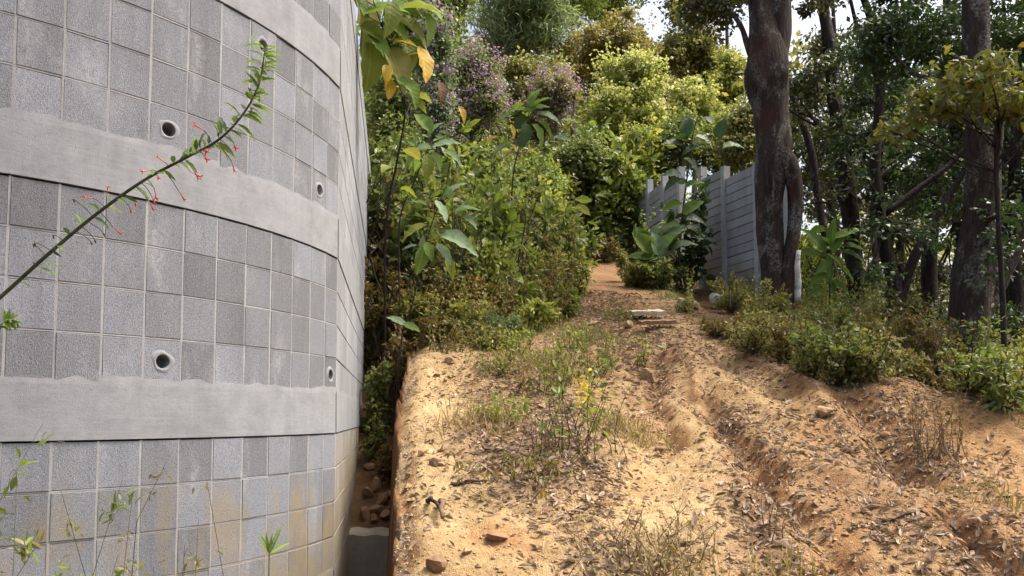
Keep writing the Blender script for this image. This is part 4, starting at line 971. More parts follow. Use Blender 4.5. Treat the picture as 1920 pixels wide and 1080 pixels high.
for i, (px, Y, top, w, n, lm, ls, sm, lab) in enumerate([(765, 8.6, 330, 60, 9, 'leaf_greygreen', .09, 'stem_dark', 'thin dark stems with grey green leaves behind the nearest sapling'), (855, 9.0, 300, 90, 10, 'leaf_yellow', .07, 'stem_olive', 'tall yellow green stems left of the tall sapling'), (930, 8.7, 380, 80, 12, 'leaf_fresh', .08, 'stem_olive', 'leafy upright stems above the grey feathery weed'),
    (1010, 9.1, 390, 80, 12, 'leaf_yellow', .06, 'stem_olive', 'upright yellowish stems behind the nettle'), (1055, 10.2, 380, 60, 12, 'leaf_olive', .07, 'stem_brown', 'brown stemmed weeds at the left of the path head'), (820, 8.2, 450, 90, 14, 'leaf_rust', .06, 'stem_brown', 'rusty upright weeds below the grey leaved sapling'), (725, 8.8, 270, 50, 6, 'leaf_rust', .08, 'stem_dark', 'bare dark stems with few orange leaves against the wall end'),
    (890, 8.3, 480, 80, 14, 'leaf_yellow', .05, 'stem_olive', 'short yellow green stems at the middle of the thicket'), (1040, 8.7, 440, 70, 16, 'leaf_rust', .05, 'stem_brown', 'brown withered weeds edging the path below the feathery bush'), (980, 8.2, 500, 90, 18, 'leaf_rust', .045, 'stem_brown', 'brown withered weeds in front of the nettle'), (915, 8.0, 520, 90, 18, 'grass_dry', .05, 'stem_dry', 'straw coloured weeds at the foot of the thicket'), (840, 7.8, 540, 90, 16, 'leaf_olive', .05, 'stem_brown', 'olive upright weeds at the rear corner of the bank'), (970, 10.8, 300, 100, 10, 'leaf_mid', .11, 'stem_brown', 'tall leafy stems between the sapling crown and the dense green bush')]):
    b = on(px, Y); stalks('upright_weed', lab, 'weed', b, at(px, top, Y).z - b.z, w * Y / F, n, 130 + i, sm, (lm, ls, T_MED, .45), nl=34, tw=8, group=LG)
for i, (px, Y, top, w, n, lab) in enumerate([(745, 8.3, 300, 90, 5, 'bare dark branching stems beside the wall end'), (880, 8.6, 370, 90, 5, 'bare brown stems in the middle of the thicket'), (1000, 9.0, 360, 90, 5, 'bare brown stems above the nettle')]):
    b = on(px, Y); rg = np.random.default_rng(190 + i); root = thing('bare_shrub', lab, 'bush', b); hh = at(px, top, Y).z - b.z
    for q in range(n):
        mb = MB(); t = arr(b) + (rg.normal(0, w * .25 * Y / F), rg.normal(0, .2), hh * rg.uniform(.7, 1)); Q = grow(rg, mb, arr(b) + rg.normal(0, .05, 3) * (1, 1, 0), t, .014, .005, 12, .09, 6)
        for s in range(4):
            j = int(rg.integers(4, 11)); R = grow(rg, mb, Q[j], Q[j] + (rg.normal(0, .28), rg.normal(0, .2), rg.uniform(.1, .45)), .007, .002, 7, .1, 5)
        mb.build('stem', M['stem_dark' if i == 0 else 'stem_brown'], root, True)
# brown stalks at the head of the path
stalks('dry_stalks', 'thicket of dry brown stalks closing the head of the path', 'dry plants', on(1130, 16.9), 1.0, 1.5, 150, 71, 'stem_dry', ('leaf_rust', .05, T_SMALL, .4), nl=9)
RG = 'undergrowth beside the path on the right'
right = [
 ('shrub', 'lush green weeds at the foot of the large leaved plant', 1230, 11.8, 480, 120, .07, 2000, 'leaf_mid', 81, dict(stems=12)),
 ('shrub', 'yellow green weeds left of the large leaved plant', 1180, 12.6, 460, 60, .06, 1000, 'leaf_olive', 82, dict(stems=9)),
 ('shrub', 'small green tuft right of the pale board', 1290, 9.2, 575, 50, .05, 420, 'leaf_mid', 83, dict(stems=9, ratio=.2)),
 ('shrub', 'olive weeds left of the twin stemmed tree base', 1445, 8.9, 520, 70, .05, 2600, 'leaf_olive', 84, dict(stems=16)),
 ('shrub', 'dry brown weeds on the rim below the twin stemmed tree', 1385, 7.4, 590, 120, .04, 2200, 'leaf_rust', 85, dict(stems=16)),
 ('shrub', 'mixed weeds in front of the twin stemmed tree', 1465, 7.3, 570, 110, .045, 2400, 'leaf_olive', 86, dict(stems=16)),
 ('shrub', 'dark green bush right of the twin stemmed tree base', 1545, 8.4, 560, 120, .05, 2600, 'leaf_mid', 87, dict(stems=14)),
 ('shrub', 'glossy green bush spilling over the rim of the dirt mound', 1570, 6.6, 640, 100, .05, 1900, 'leaf_mid', 88, dict(stems=14)),
 ('shrub', 'olive bush in the middle of the undergrowth', 1640, 7.4, 600, 110, .05, 2300, 'leaf_olive', 89, dict(stems=14)),
 ('shrub', 'brownish bush left of the big trunk', 1725, 6.9, 590, 110, .045, 2400, 'leaf_rust', 90, dict(stems=14)),
 ('shrub', 'bright green low bush right of the big trunk', 1880, 5.8, 650, 110, .05, 2300, 'leaf_mid', 91, dict(stems=14)),
 ('shrub', 'dark bush right behind the big trunk', 1870, 8.2, 560, 120, .06, 2000, 'leaf_dark', 92, dict(stems=12)),
 ('shrub', 'yellowish sunlit bush behind the bright leaved plant', 1540, 13.5, 400, 100, .08, 1600, 'leaf_yellow', 93, dict(stems=12)),
 ('shrub', 'dark bush in the shade below the bent trunk', 1690, 8.9, 540, 130, .06, 2300, 'leaf_forest', 94, dict(stems=12)),
 ('shrub', 'dim green bush between the bent trunk and the big trunk', 1760, 8.8, 540, 110, .06, 2300, 'leaf_forest', 95, dict(stems=12)),
 ('shrub', 'thin olive weeds just behind the mound of dirt', 1690, 6.2, 650, 90, .04, 1500, 'leaf_olive', 96, dict(stems=12)),
 ('shrub', 'weedy bush hiding the foot of the big trunk', 1800, 6.5, 640, 90, .045, 1500, 'leaf_olive', 97, dict(stems=12)),
 ('shrub', 'bush rising behind the fence, right of the twin stemmed tree', 1515, 12, 430, 70, .07, 1300, 'leaf_fresh', 98, dict(stems=10)),
 ('shrub', 'weeds along the foot of the grey fence', 1370, 11.2, 500, 90, .05, 1100, 'leaf_olive', 99, dict(stems=11)),
]
right += [
 ('shrub', 'dark leafy bush filling the gap of the grey fence', 1288, 12.7, 290, 70, .16, 500, 'leaf_dark', 101, dict(stems=7, ratio=.6)),
 ('shrub', 'green weeds narrowing the head of the path on the right', 1195, 11.9, 490, 70, .07, 1000, 'leaf_olive', 102, dict(stems=11)),
 ('shrub', 'dry weeds behind the white log', 1372, 10.6, 520, 60, .045, 1200, 'leaf_olive', 103, dict(stems=13)),
]
for name, lab, px, Y, top, w, leaf, n, lm, seed, kw in right: sh(name, lab, px, Y, top, w, leaf, n, lm, seed, group=RG, **kw)

for i, (px, Y, top, w, n, lm, ls, lab) in enumerate([(1440, 8.0, 530, 60, 16, 'leaf_olive', .05, 'upright olive weeds left of the twin stemmed tree foot'), (1500, 7.6, 560, 80, 20, 'leaf_rust', .045, 'upright rusty weeds right below the twin stemmed tree'), (1600, 7.4, 570, 100, 22, 'leaf_olive', .045, 'tall olive weeds below the bright leaved plant'), (1680, 7.0, 570, 100, 26, 'leaf_rust', .04, 'tall brown weeds left of the big trunk'), (1745, 6.6, 580, 80, 24, 'leaf_rust', .04, 'brown weeds touching the big trunk'),
    (1650, 6.3, 640, 90, 22, 'leaf_olive', .04, 'thin weeds on the crest of the mound'), (1850, 6.4, 600, 80, 20, 'leaf_mid', .05, 'upright green weeds right of the big trunk'), (1335, 8.4, 592, 60, 14, 'leaf_rust', .04, 'dry upright weeds below the white log'), (1545, 6.5, 620, 70, 20, 'leaf_mid', .05, 'upright green weeds at the end of the outer crest'), (1780, 6.0, 660, 90, 22, 'leaf_rust', .035, 'rusty weeds in front of the big trunk foot')]):
    b = on(px, Y); stalks('upright_weed', lab, 'weed', b, at(px, top, Y).z - b.z, w * Y / F, n, 160 + i, 'stem_brown', (lm, ls, T_MED, .42), nl=26, tw=7, group=RG)
for i, (u, h, w, leaf, n, lm, lab) in enumerate([(1345, .22, .4, .04, 700, 'leaf_rust', 'brown weeds on the rim right of the broken board'), (1410, .40, .5, .04, 1000, 'leaf_olive', 'olive weeds on the rim above the outer crest'), (1470, .42, .5, .045, 1000, 'leaf_rust', 'rusty weeds on the rim at the middle of the outer crest'), (1525, .48, .5, .05, 1000, 'leaf_mid', 'green weeds on the rim over the end of the outer crest'),
    (1580, .50, .5, .05, 1100, 'leaf_mid', 'dark green weeds hanging into the hollow'), (1635, .46, .5, .045, 1000, 'leaf_olive', 'olive weeds on the left of the mound crest'), (1695, .46, .5, .04, 1000, 'leaf_rust', 'brown weeds along the middle of the mound crest'), (1760, .44, .5, .04, 1000, 'leaf_rust', 'rusty weeds behind the dead brown weed'), (1825, .42, .5, .045, 1000, 'leaf_mid', 'green weeds on the right of the mound crest'), (1890, .44, .5, .045, 1000, 'leaf_mid', 'green weeds at the right edge on the mound crest')]):
    shrub('rim_weed', lab, 'weed', drop(u, float(rim_v(u)) - 6), h, w, leaf, n, lm, 'stem_brown', 180 + i, 14, T_MED, .45, RG)
# ------------------------------------------------------------------ plants with large leaves, each leaf a part
G, O, YL, GR, DK, BR = 'big_green', 'big_olive', 'big_yellow', 'big_grey', 'big_dark', 'big_brown'
s = [on(722, 8.0)] + [at(*q) for q in ((722, 480, 7.6), (728, 380, 7.3), (745, 300, 7.0), (760, 200, 6.7), (745, 120, 6.5), (718, 55, 6.3), (690, -30, 6.2))]
broad_plant('broadleaf_branch', 'overhanging branch with big olive and yellow leaves at the top of the block wall', 'tree', s, [
    (688, 30, 6.2, 110, -62, .2, O), (720, 12, 6.2, 80, 20, .3, G), (755, 18, 6.4, 80, -8, .2, G), (790, 8, 6.4, 80, 12, .1, O), (745, 52, 6.3, 70, -30, .3, G), (775, 48, 6.4, 74, -20, .2, O),
    (806, 46, 6.4, 60, -60, .2, G), (797, 118, 6.4, 74, -72, .2, YL), (757, 76, 6.3, 46, 8, .2, YL), (748, 122, 6.3, 92, -58, .3, O), (698, 118, 6.2, 88, -80, .3, O), (712, 82, 6.2, 64, -40, .3, G),
    (726, 136, 6.2, 34, -80, .2, YL), (752, 152, 6.3, 56, -30, .4, G), (731, 166, 6.3, 40, -90, .2, YL), (676, 8, 6.2, 60, -50, .2, G), (700, 56, 6.2, 60, -20, .4, O), (782, 84, 6.4, 50, -40, .3, G),
    (720, 110, 6.4, 60, -100, .2, G), (768, 105, 6.5, 60, -70, .3, O), (829, 172, 7.5, 44, -70, .1, BR), (775, 168, 6.6, 54, -50, .3, G), (735, 30, 6.1, 66, -80, .3, O), (812, 20, 6.5, 50, -30, .3, G)],
    201, 'stem_dark', extra=10, emat='big_olive', eL=.26, r0=.015, ratio=.62)
s = [on(738, 7.35)] + [at(*q) for q in ((752, 640, 7.3), (772, 575, 7.25), (790, 490, 7.2), (806, 430, 7.2), (826, 375, 7.2), (838, 345, 7.2))]
broad_plant('broadleaf_sapling', 'sapling with broad grey green leaves on a thin dark stem near the wall', 'sapling', s, [
    (829, 394, 7.1, 52, -55, .5, GR), (860, 447, 7.0, 74, -12, .5, GR), (834, 474, 7.0, 52, -50, .5, GR), (790, 486, 7.0, 54, -100, .6, G), (872, 388, 7.2, 46, 30, .3, GR), (882, 412, 7.2, 34, -20, .3, GR),
    (850, 352, 7.2, 44, 60, .3, GR), (775, 430, 7.1, 56, 200, .4, O), (805, 470, 7.0, 40, -70, .5, G), (768, 462, 7.1, 30, 190, .4, GR), (792, 456, 7.1, 30, 100, .3, GR), (845, 500, 7.1, 40, -60, .4, O),
    (744, 600, 7.2, 40, 150, .4, GR), (772, 612, 7.2, 36, -20, .4, G)], 202, 'stem_dark', r0=.011)
s = [on(752, 8.0)] + [at(*q) for q in ((748, 480, 7.9), (752, 400, 7.8), (775, 345, 7.8), (800, 285, 7.7), (810, 255, 7.7))]
broad_plant('broadleaf_sapling', 'sapling with drooping pointed leaves and one yellowing leaf under the overhanging branch', 'sapling', s, [
    (786, 276, 7.6, 50, 175, .3, GR), (836, 268, 7.6, 56, 15, .3, GR), (802, 312, 7.5, 52, -85, .4, O), (850, 290, 7.7, 44, -20, .3, GR), (795, 225, 7.7, 56, 120, .2, G), (820, 300, 7.6, 44, -60, .4, G), (768, 300, 7.7, 40, 210, .3, G), (812, 240, 7.8, 40, 70, .3, GR)], 203, 'stem_dark', extra=4, emat='big_green', eL=.2, r0=.012)
s = [on(955, 9.8)] + [at(*q) for q in ((958, 420, 9.7), (962, 330, 9.6), (975, 270, 9.5), (990, 220, 9.5), (995, 190, 9.5))]
broad_plant('broadleaf_sapling', 'tall sapling with a crown of broad light green leaves under the pine', 'sapling', s, [
    (978, 205, 9.4, 50, 170, .3, G), (1004, 200, 9.4, 50, 30, .3, G), (1030, 216, 9.4, 50, -10, .3, GR), (1068, 225, 9.3, 34, 0, .3, GR), (1054, 258, 9.3, 34, -10, .5, GR), (985, 252, 9.3, 50, -95, .5, DK), (1012, 248, 9.3, 50, -50, .5, G), (950, 215, 9.4, 46, 185, .3, G),
    (972, 230, 9.4, 44, 210, .4, DK), (1000, 180, 9.4, 44, 80, .3, G), (940, 275, 9.4, 40, 190, .4, GR), (920, 260, 9.4, 30, 200, .3, YL), (962, 245, 9.3, 30, -70, .3, YL), (1024, 235, 9.4, 44, -30, .4, G), (868, 212, 9.6, 34, -60, .3, YL)], 204, 'stem_brown', extra=8, emat='big_green', eL=.26, r0=.014)
s = [on(1268, 12.3)] + [at(*q) for q in ((1272, 490, 12.3), (1280, 400, 12.3), (1290, 320, 12.4), (1300, 250, 12.4), (1310, 215, 12.4))]
broad_plant('large_leaved_plant', 'tall plant with very large leaves growing in the gap of the grey fence', 'plant', s, [
    (1279, 458, 11.85, 53, 28, 0.5, DK), (1235, 458, 11.71, 49, 105, 0.5, GR), (1240, 453, 11.99, 51, 90, 0.5, DK), (1266, 438, 11.79, 38, 59, 0.5, DK), (1209, 454, 11.73, 52, 128, 0.5, G), (1258, 461, 12.05, 49, 40, 0.5, DK), (1204, 448, 11.86, 52, 123, 0.5, DK), (1226, 474, 11.85, 35, 173, 0.5, G), (1246, 451, 11.97, 54, 79, 0.5, GR), (1261, 438, 11.93, 51, 64, 0.5, DK), (1227, 436, 11.97, 34, 97, 0.5, GR), (1210, 483, 11.77, 44, 178, 0.5, G), (1226, 458, 12.03, 52, 123, 0.5, GR), (1260, 461, 12.04, 49, 37, 0.5, G), (1257, 458, 12.06, 34, 49, 0.5, GR), (1255, 448, 11.75, 53, 65, 0.5, G), (1265, 446, 11.92, 42, 56, 0.5, G), (1222, 479, 11.73, 53, 180, 0.5, G), (1195, 481, 11.82, 42, 170, 0.5, G), (1205, 444, 11.84, 45, 118, 0.5, G), (1261, 422, 12.2, 40, 162, 0.4, G), (1299, 387, 12.2, 46, 38, 0.4, G), (1303, 431, 12.2, 40, -16, 0.4, DK), (1304, 410, 12.2, 43, 7, 0.4, DK), (1299, 308, 12.2, 44, -38, 0.4, DK), (1260, 385, 12.2, 38, 188, 0.4, G), (1304, 435, 12.2, 38, 4, 0.4, G), (1260, 325, 12.2, 36, 180, 0.4, DK), (1262, 342, 12.2, 40, 202, 0.4, DK), (1301, 343, 12.2, 37, 30, 0.4, G), (1288, 236, 12.35, 42, 100, 0.3, DK), (1352, 240, 12.35, 42, 80, 0.3, DK), (1322, 262, 12.35, 42, -20, 0.3, DK), (1375, 272, 12.35, 42, 15, 0.3, DK), (1300, 275, 12.35, 42, 190, 0.3, DK), (1262, 268, 12.35, 42, 170, 0.3, DK)], 205, 'stem_brown', ratio=.66, r0=.022, extra=3, emat='big_dark', eL=.3)
s = [on(1556, 9.6)] + [at(*q) for q in ((1556, 560, 9.5), (1555, 500, 9.5), (1560, 450, 9.5), (1566, 420, 9.5))]
broad_plant('large_leaved_plant', 'bright green plant with long upright leaves right of the twin stemmed tree', 'plant', s, [
    (1590, 435, 9.4, 60, 25, .2, G), (1572, 445, 9.4, 62, 70, .2, G), (1532, 448, 9.4, 64, 120, .2, G), (1602, 460, 9.4, 50, 5, .3, G), (1600, 475, 9.4, 52, -10, .4, GR), (1518, 470, 9.4, 52, 165, .3, G), (1545, 478, 9.4, 48, 140, .4, G), (1575, 492, 9.3, 50, -40, .5, G), (1556, 515, 9.3, 46, -100, .5, G), (1580, 535, 9.3, 44, -20, .5, G),
    (1530, 545, 9.3, 40, 190, .5, G), (1545, 500, 9.3, 44, 215, .5, G), (1590, 510, 9.3, 44, -35, .5, G), (1562, 540, 9.3, 40, -80, .5, G), (1536, 520, 9.3, 44, 200, .4, G), (1560, 432, 9.4, 50, 95, .1, G)], 206, 'stem_green', ratio=.42, extra=6, emat='big_green', eL=.28, r0=.016)

# ------------------------------------------------------------------ weeds standing on the bare earth
stalks('dry_weed', 'brown weed with green and yellow leaves in the middle of the bank', 'weed', drop(1095, 850), .52, .5, 20, 301, 'stem_dark', ('leaf_fresh', .055, T_MED, .5), nl=4)
stalks('dry_weed', 'thin leafless brown weeds in the leaf litter left of the leafy weed', 'weed', drop(1030, 850), .24, .4, 22, 302, 'stem_dry', None)
stalks('dry_weed', 'straggling dry grass stalks in the centre of the lower edge', 'weed', drop(1210, 1070), .24, .5, 60, 303, 'stem_dry', ('grass_dry', .03, T_SMALL, .3), nl=5)
stalks('dry_weed', 'bushy dead brown weed standing on the mound at the right', 'weed', drop(1760, 860), .42, .34, 34, 304, 'stem_dry', ('leaf_rust', .025, T_SMALL, .4), nl=6, tw=6)
stalks('dry_weed', 'single dry stalk in the litter right of the wheel track', 'weed', drop(1445, 1015), .26, .10, 5, 305, 'stem_dry', ('litter', .03, T_SMALL, .4), nl=2)
stalks('dry_weed', 'few dry stalks just below the crest between the ruts', 'weed', drop(1420, 900), .12, .3, 12, 306, 'stem_dry', None)
stalks('dry_weed', 'small green and yellow seedlings in the upper wheel track', 'weed', drop(1205, 690), .36, .16, 7, 307, 'stem_olive', ('leaf_yellow', .05, T_MED, .45), nl=7)
stalks('dry_weed', 'leafy seedlings on the bank top below the grey feathery weed', 'weed', drop(1050, 690), .30, .5, 20, 308, 'stem_olive', ('leaf_fresh', .05, T_MED, .5), nl=6)
b = drop(1100, 770); root = thing('yellow_sprig', 'small bright yellow sprig on the weed in the middle of the bank', 'plant', b)
rng = np.random.default_rng(9); c = arr(b) + (0, 0, .12); pp = c + rng.normal(0, 1, (60, 3)) * (.045, .04, .065); mb = MB(); mb.leaves(pp, rand_dirs(rng, 60, -.3), rand_dirs(rng, 60, .6), .045, .022, T_MED)
f = mb.build('foliage', M['flower_yellow'], root); f['kind'] = 'stuff'
mb = MB(); grow(rng, mb, arr(b) - (0, 0, .02), c + (0, 0, .1), .004, .002); mb.build('stem', M['stem_olive'], root)
for i, (px, py, h, w, n, lm, lab) in enumerate([
    (905, 790, .22, .5, 150, 'grass_dry', 'dry yellow grass on the left of the bank'), (1000, 690, .2, .5, 240, 'grass_dry', 'tan grass tuft on top of the bank'), (1180, 820, .16, .4, 260, 'grass_dry', 'tawny grass tuft at the left rim of the wheel track'),
    (1100, 640, .2, .6, 240, 'grass_green', 'green grass fringe on the left of the upper path'), (950, 640, .28, .6, 300, 'grass_green', 'green grass under the nettle'), (1250, 1060, .2, .4, 90, 'grass_dry', 'short dry grass at the middle of the lower edge'),
    (1480, 1075, .14, .3, 80, 'grass_dry', 'short grass at the lower edge in the leaf litter'), (1860, 930, .12, .4, 90, 'grass_dry', 'thin dry grass at the right edge'), (1040, 570, .34, .5, 260, 'grass_green', 'yellow green grass beside the nettle'), (1260, 560, .2, .5, 160, 'grass_green', 'grass above the pale board')]):
    tuft('grass_tuft', lab, drop(px, py), h, w, n, lm, 400 + i, 'grass tufts on the bare earth')

for i, (px, py, h, w, n, lm, lab) in enumerate([(960, 670, .30, .4, 26, 'leaf_yellow', 'yellow green seedlings on the bank top below the grey weed'), (1130, 700, .26, .3, 16, 'leaf_fresh', 'bright green seedlings right of the leafy weed top'), (890, 650, .28, .4, 24, 'leaf_olive', 'olive weeds at the rear edge of the bank'), (1010, 740, .2, .4, 24, 'leaf_rust', 'brown weeds in the upper leaf litter'), (940, 790, .18, .3, 14, 'leaf_yellow', 'sparse yellow seedlings on the left of the litter'), (1090, 660, .3, .4, 22, 'leaf_yellow', 'yellow green weeds at the rim of the upper path'), (840, 660, .24, .4, 26, 'leaf_rust', 'brown weeds at the rear left of the bank'), (930, 700, .2, .5, 30, 'leaf_olive', 'olive seedlings on the rear middle of the bank'), (1060, 720, .24, .4, 26, 'leaf_olive', 'olive seedlings behind the leafy weed'), (1170, 600, .2, .5, 20, 'leaf_olive', 'sparse olive weeds on the left of the upper track'), (990, 900, .14, .5, 26, 'leaf_rust', 'withered stalks in the lower leaf litter of the bank')]):
    stalks('seedlings', lab, 'weed', drop(px, py), h, w, n, 330 + i, 'stem_olive', (lm, .04, T_MED, .45), nl=10, group='seedlings on the bank')
# ------------------------------------------------------------------ weeds at the foot of the wall, lower left
for i, (px, py, Y, h, n, lm, sm, ls, lab) in enumerate([
    (25, 985, 2.35, .9, 9, 'leaf_fresh', 'stem_green', .045, 'light green weed in the lower left corner in front of the wall'),
    (85, 960, 2.4, .9, 5, 'leaf_olive', 'stem_olive', .04, 'tall thin olive weed second from the lower left corner'),
    (165, 990, 2.45, .9, 7, 'leaf_fresh', 'stem_olive', .045, 'leafy weed in front of the wall with a dark seed stalk'),
    (325, 955, 2.6, .95, 2, 'leaf_rust', 'stem_dark', .02, 'single dark seed stalk in front of the wall'),
    (235, 1030, 2.5, .8, 4, 'leaf_olive', 'stem_dry', .03, 'short dry weed between the leafy weed and the dark seed stalk'),
    (385, 1040, 2.7, .7, 3, 'leaf_olive', 'stem_dry', .03, 'small weed stalk right of the dark seed stalk')]):
    t = at(px, py, Y); zb = float(H(t.x, t.y))
    shrub('wall_weed', lab, 'weed', (t.x, t.y, zb), (t.z - zb) * 1.36, .16 + .025 * n, ls, 44 * n + 40, lm, sm, 500 + i, max(4, n), T_MED, .36, 'weeds at the foot of the wall', low=.5, thin=.22)
t = at(505, 1030, 3.4); zb = float(H(t.x, t.y)); root = thing('grass_sprout', 'bright green grass sprout in front of the stained lower blocks', 'grass', (t.x, t.y, zb))
rng = np.random.default_rng(6); mb = MB(); c = arr(t) - (0, 0, .02)
mb.tube(np.linspace(arr((t.x, t.y, zb)), c, 6), .003, 5); mb.build('stem', M['stem_green'], root)
for k in range(6): put_leaf(root, c, rng.normal(0, .28, 3) + (0.1, 0, 1), (rng.normal(0, .4), -1, .2), rng.uniform(.09, .15), 'big_green', .14, 1)

# ------------------------------------------------------------------ red flowered stem in front of the wall
Yf = 1.75
sp = [at(-420, 1500, 1.6), at(-260, 900, 1.66), at(-120, 665, 1.7)] + [at(x, y, Yf) for x, y in ((0, 558), (90, 477), (180, 402), (270, 338), (350, 295), (410, 262), (455, 215), (485, 160), (497, 92))]
zb = float(H(sp[0].x, sp[0].y)); sp[0].z = zb
fs = thing('flowering_plant', 'long arching stem with narrow leaves and small red flowers in front of the wall', 'plant', sp[0])
P = spline([arr(q) for q in sp], 90); mb = MB(); mb.tube(P, np.interp(np.arange(90), [0, 30, 80, 89], [.0055, .0044, .0022, .0012]), 7); mb.build('stem', M['stem_olive'], fs, True)
rng = np.random.default_rng(17)
flow = MB(); pet = MB(); nf = 0
petm = leaf_tmpl(3, .4, .3, .1)
fr = raw_mesh('flower', *(lambda b: (np.concatenate(b.V), b.F))((lambda b: (b.tube([(0, 0, 0), (0, .5, .02), (0, 1, 0)], [.03, .05, .10], 6), b.leaves(np.array([(0, .95, 0)] * 4), np.array([(.8, .6, .3), (-.8, .6, .2), (.1, .6, .9), (.1, .6, -.8)]), np.array([(0, 1., .3)] * 4) + .1, .42, .16, petm), b)[-1])(MB())))
fr.materials.append(M['flower_red'])
for i in range(27, 90):
    px = project(*P[i])[0]
    tdir = unit((P[min(89, i + 1)] - P[i - 1])[None])[0]
    dens = 1 if px < 330 else (2 if px < 470 else 4)
    for q in range(dens):
        if px < 200 and rng.uniform() < .45: continue
        side = unit(np.cross(tdir, rng.normal(0, 1, 3))[None])[0]
        d = unit((side * .9 + tdir * .45 + (0, 0, -.1))[None])[0]
        L = rng.uniform(.026, .056) * (1.0 if px < 470 else .85); n = rng.normal(0, .5, 3) + (0, -.4, .8)
        
        put_leaf(fs, P[i] + d * .004, d, n, L, 'big_green' if px > 430 else ('big_dark' if rng.uniform() < .35 else 'big_green'), .26, int(rng.integers(0, 3)))
    if 60 < px < 430 and rng.uniform() < .7:
        for q in range(1):
            side = unit(np.cross(tdir, rng.normal(0, 1, 3))[None])[0]; side[2] -= .35
            b0 = P[i]; b1 = b0 + unit(side[None])[0] * rng.uniform(.03, .062) + tdir * .01
            flow.tube(np.linspace(b0, b1, 4) + np.array([[0, 0, 0], [0, 0, .002], [0, 0, .003], [0, 0, 0]]), .0009, 4)
            if px > 170 and rng.uniform() < .8:
                d = unit((unit(side[None])[0] + rng.normal(0, .3, 3))[None])[0]; x = unit(np.cross(d, (.2, .3, 1))[None])[0]; zz = np.cross(x, d)
                o = obj('flower', fr, None, fs)
                o.matrix_local = Matrix.Translation(Vector(b1 - arr(fs.location))) @ Matrix(((x[0], d[0], zz[0]), (x[1], d[1], zz[1]), (x[2], d[2], zz[2]))).to_4x4() @ Matrix.Scale(rng.uniform(.018, .027), 4)
            else: flow.tube([b1, b1 + (.002, 0, -.004), b1 + (.003, 0, -.009)], [.0012, .002, .001], 5)
flow.build('flower_stalk', M['stem_dark'], fs)['kind'] = 'stuff'
# second shoot at the left edge
s = [on(-140, 1.8), at(-110, 900, 1.75), at(-60, 680, 1.72), at(0, 610, 1.72), at(25, 600, 1.72)]
fs2 = thing('leafy_shoot', 'small light green leafy shoot poking in at the left edge', 'plant', s[0]); Q = spline([arr(q) for q in s], 30); mb = MB(); mb.tube(Q, np.linspace(.003, .001, 30), 5); mb.build('stem', M['stem_olive'], fs2)
for i in list(range(20, 30)) * 3:
    d = unit((rng.normal(0, .7, 3) + (.4, 0, 0))[None])[0]; put_leaf(fs2, Q[i], d, rng.normal(0, .4, 3) + (0, -.3, 1), rng.uniform(.015, .035), 'big_green', .3, int(rng.integers(0, 3)))

# ------------------------------------------------------------------ loose things on the earth
def rock_mesh(seed, sx, sy, sz, sub=2, rough=.35):
    import bmesh
    bm = bmesh.new(); bmesh.ops.create_icosphere(bm, subdivisions=sub, radius=1); rg = np.random.default_rng(seed)
    for k in range(9):
        n = Vector(rand_dirs(rg, 1)[0]); o = rg.uniform(.45, .85)
        for v in bm.verts:
            e = v.co.dot(n) - o
            if e > 0: v.co -= n * e * .9
    for v in bm.verts: v.co = Vector((v.co.x * sx, v.co.y * sy, v.co.z * sz)) * (1 + rough * .2 * rg.normal())
    me = bpy.data.meshes.new('stone'); bm.to_mesh(me); bm.free(); return me
def rock(px, py, wpx, hpx, mat, label, seed, group='loose stones', name='stone'):
    p = drop(px, py + hpx * .3); s = p.y / F; me = rock_mesh(seed, wpx * .5 * s, wpx * .42 * s, hpx * .6 * s); me.materials.append(M[mat])
    o = obj(name, me, None); o.location = p + Vector((0, 0, hpx * .2 * s)); o.rotation_euler = (random.uniform(-.2, .2), random.uniform(-.2, .2), random.uniform(0, 3)); return tag(o, label, 'stone', group)
random.seed(5)
for i, a in enumerate([
    (845, 677, 34, 20, 'stone', 'tan stone on the bank top near the trench edge'), (815, 625, 30, 26, 'stone_red', 'reddish clod at the head of the bank by the bushes'), (1277, 563, 22, 16, 'stone', 'tan stone above the pale board, to its right'),
    (1297, 572, 34, 18, 'stone', 'flat stone above the small green tuft'), (1265, 642, 32, 24, 'stone', 'rounded tan stone in the track below the boards'), (1243, 650, 24, 18, 'stone', 'small tan stone left of the rounded one'), (1152, 581, 22, 10, 'stone', 'pale flat stone left of the pale board'),
    (1180, 610, 22, 18, 'stone', 'brown stone left of the broken brown board'), (1238, 845, 22, 16, 'stone_red', 'lone dark stone on the wheel track'), (820, 868, 36, 24, 'stone_red', 'dark red clod on the left of the bank'), (930, 1010, 60, 16, 'stone_red', 'low red clod crumbling on the bank near the lower edge'),
    (815, 1058, 54, 34, 'stone_red', 'large red brown clod on the trench edge at the bottom'), (1240, 625, 22, 14, 'stone', 'tan stone under the broken brown board'), (1545, 772, 46, 22, 'clod', 'earth lump at the end of the outer crest'), (1660, 815, 22, 14, 'stone_red', 'dark stone in the hollow below the mound'),
    (1215, 705, 30, 30, 'stone', 'clay lump in the upper wheel track'), (1110, 606, 26, 12, 'stone', 'low pale stone at the left of the upper path')]): rock(*a, 600 + i)
rng = np.random.default_rng(77)
RUB = ['largest broken rock just behind the concrete footing', 'broken rock in the middle of the trench heap', 'broken rock in the trench touching the block wall', 'broken rock at the right end of the footing', 'broken rock at the left end of the footing', 'broken rock on top of the front part of the heap',
       'small rock against the red bank in the trench', 'smallest rock resting on the footing edge', 'broken rock in the rear of the trench heap', 'small rear rock near the block wall', 'small rock under the bank, right of the heap', 'rearmost rock of the trench heap']
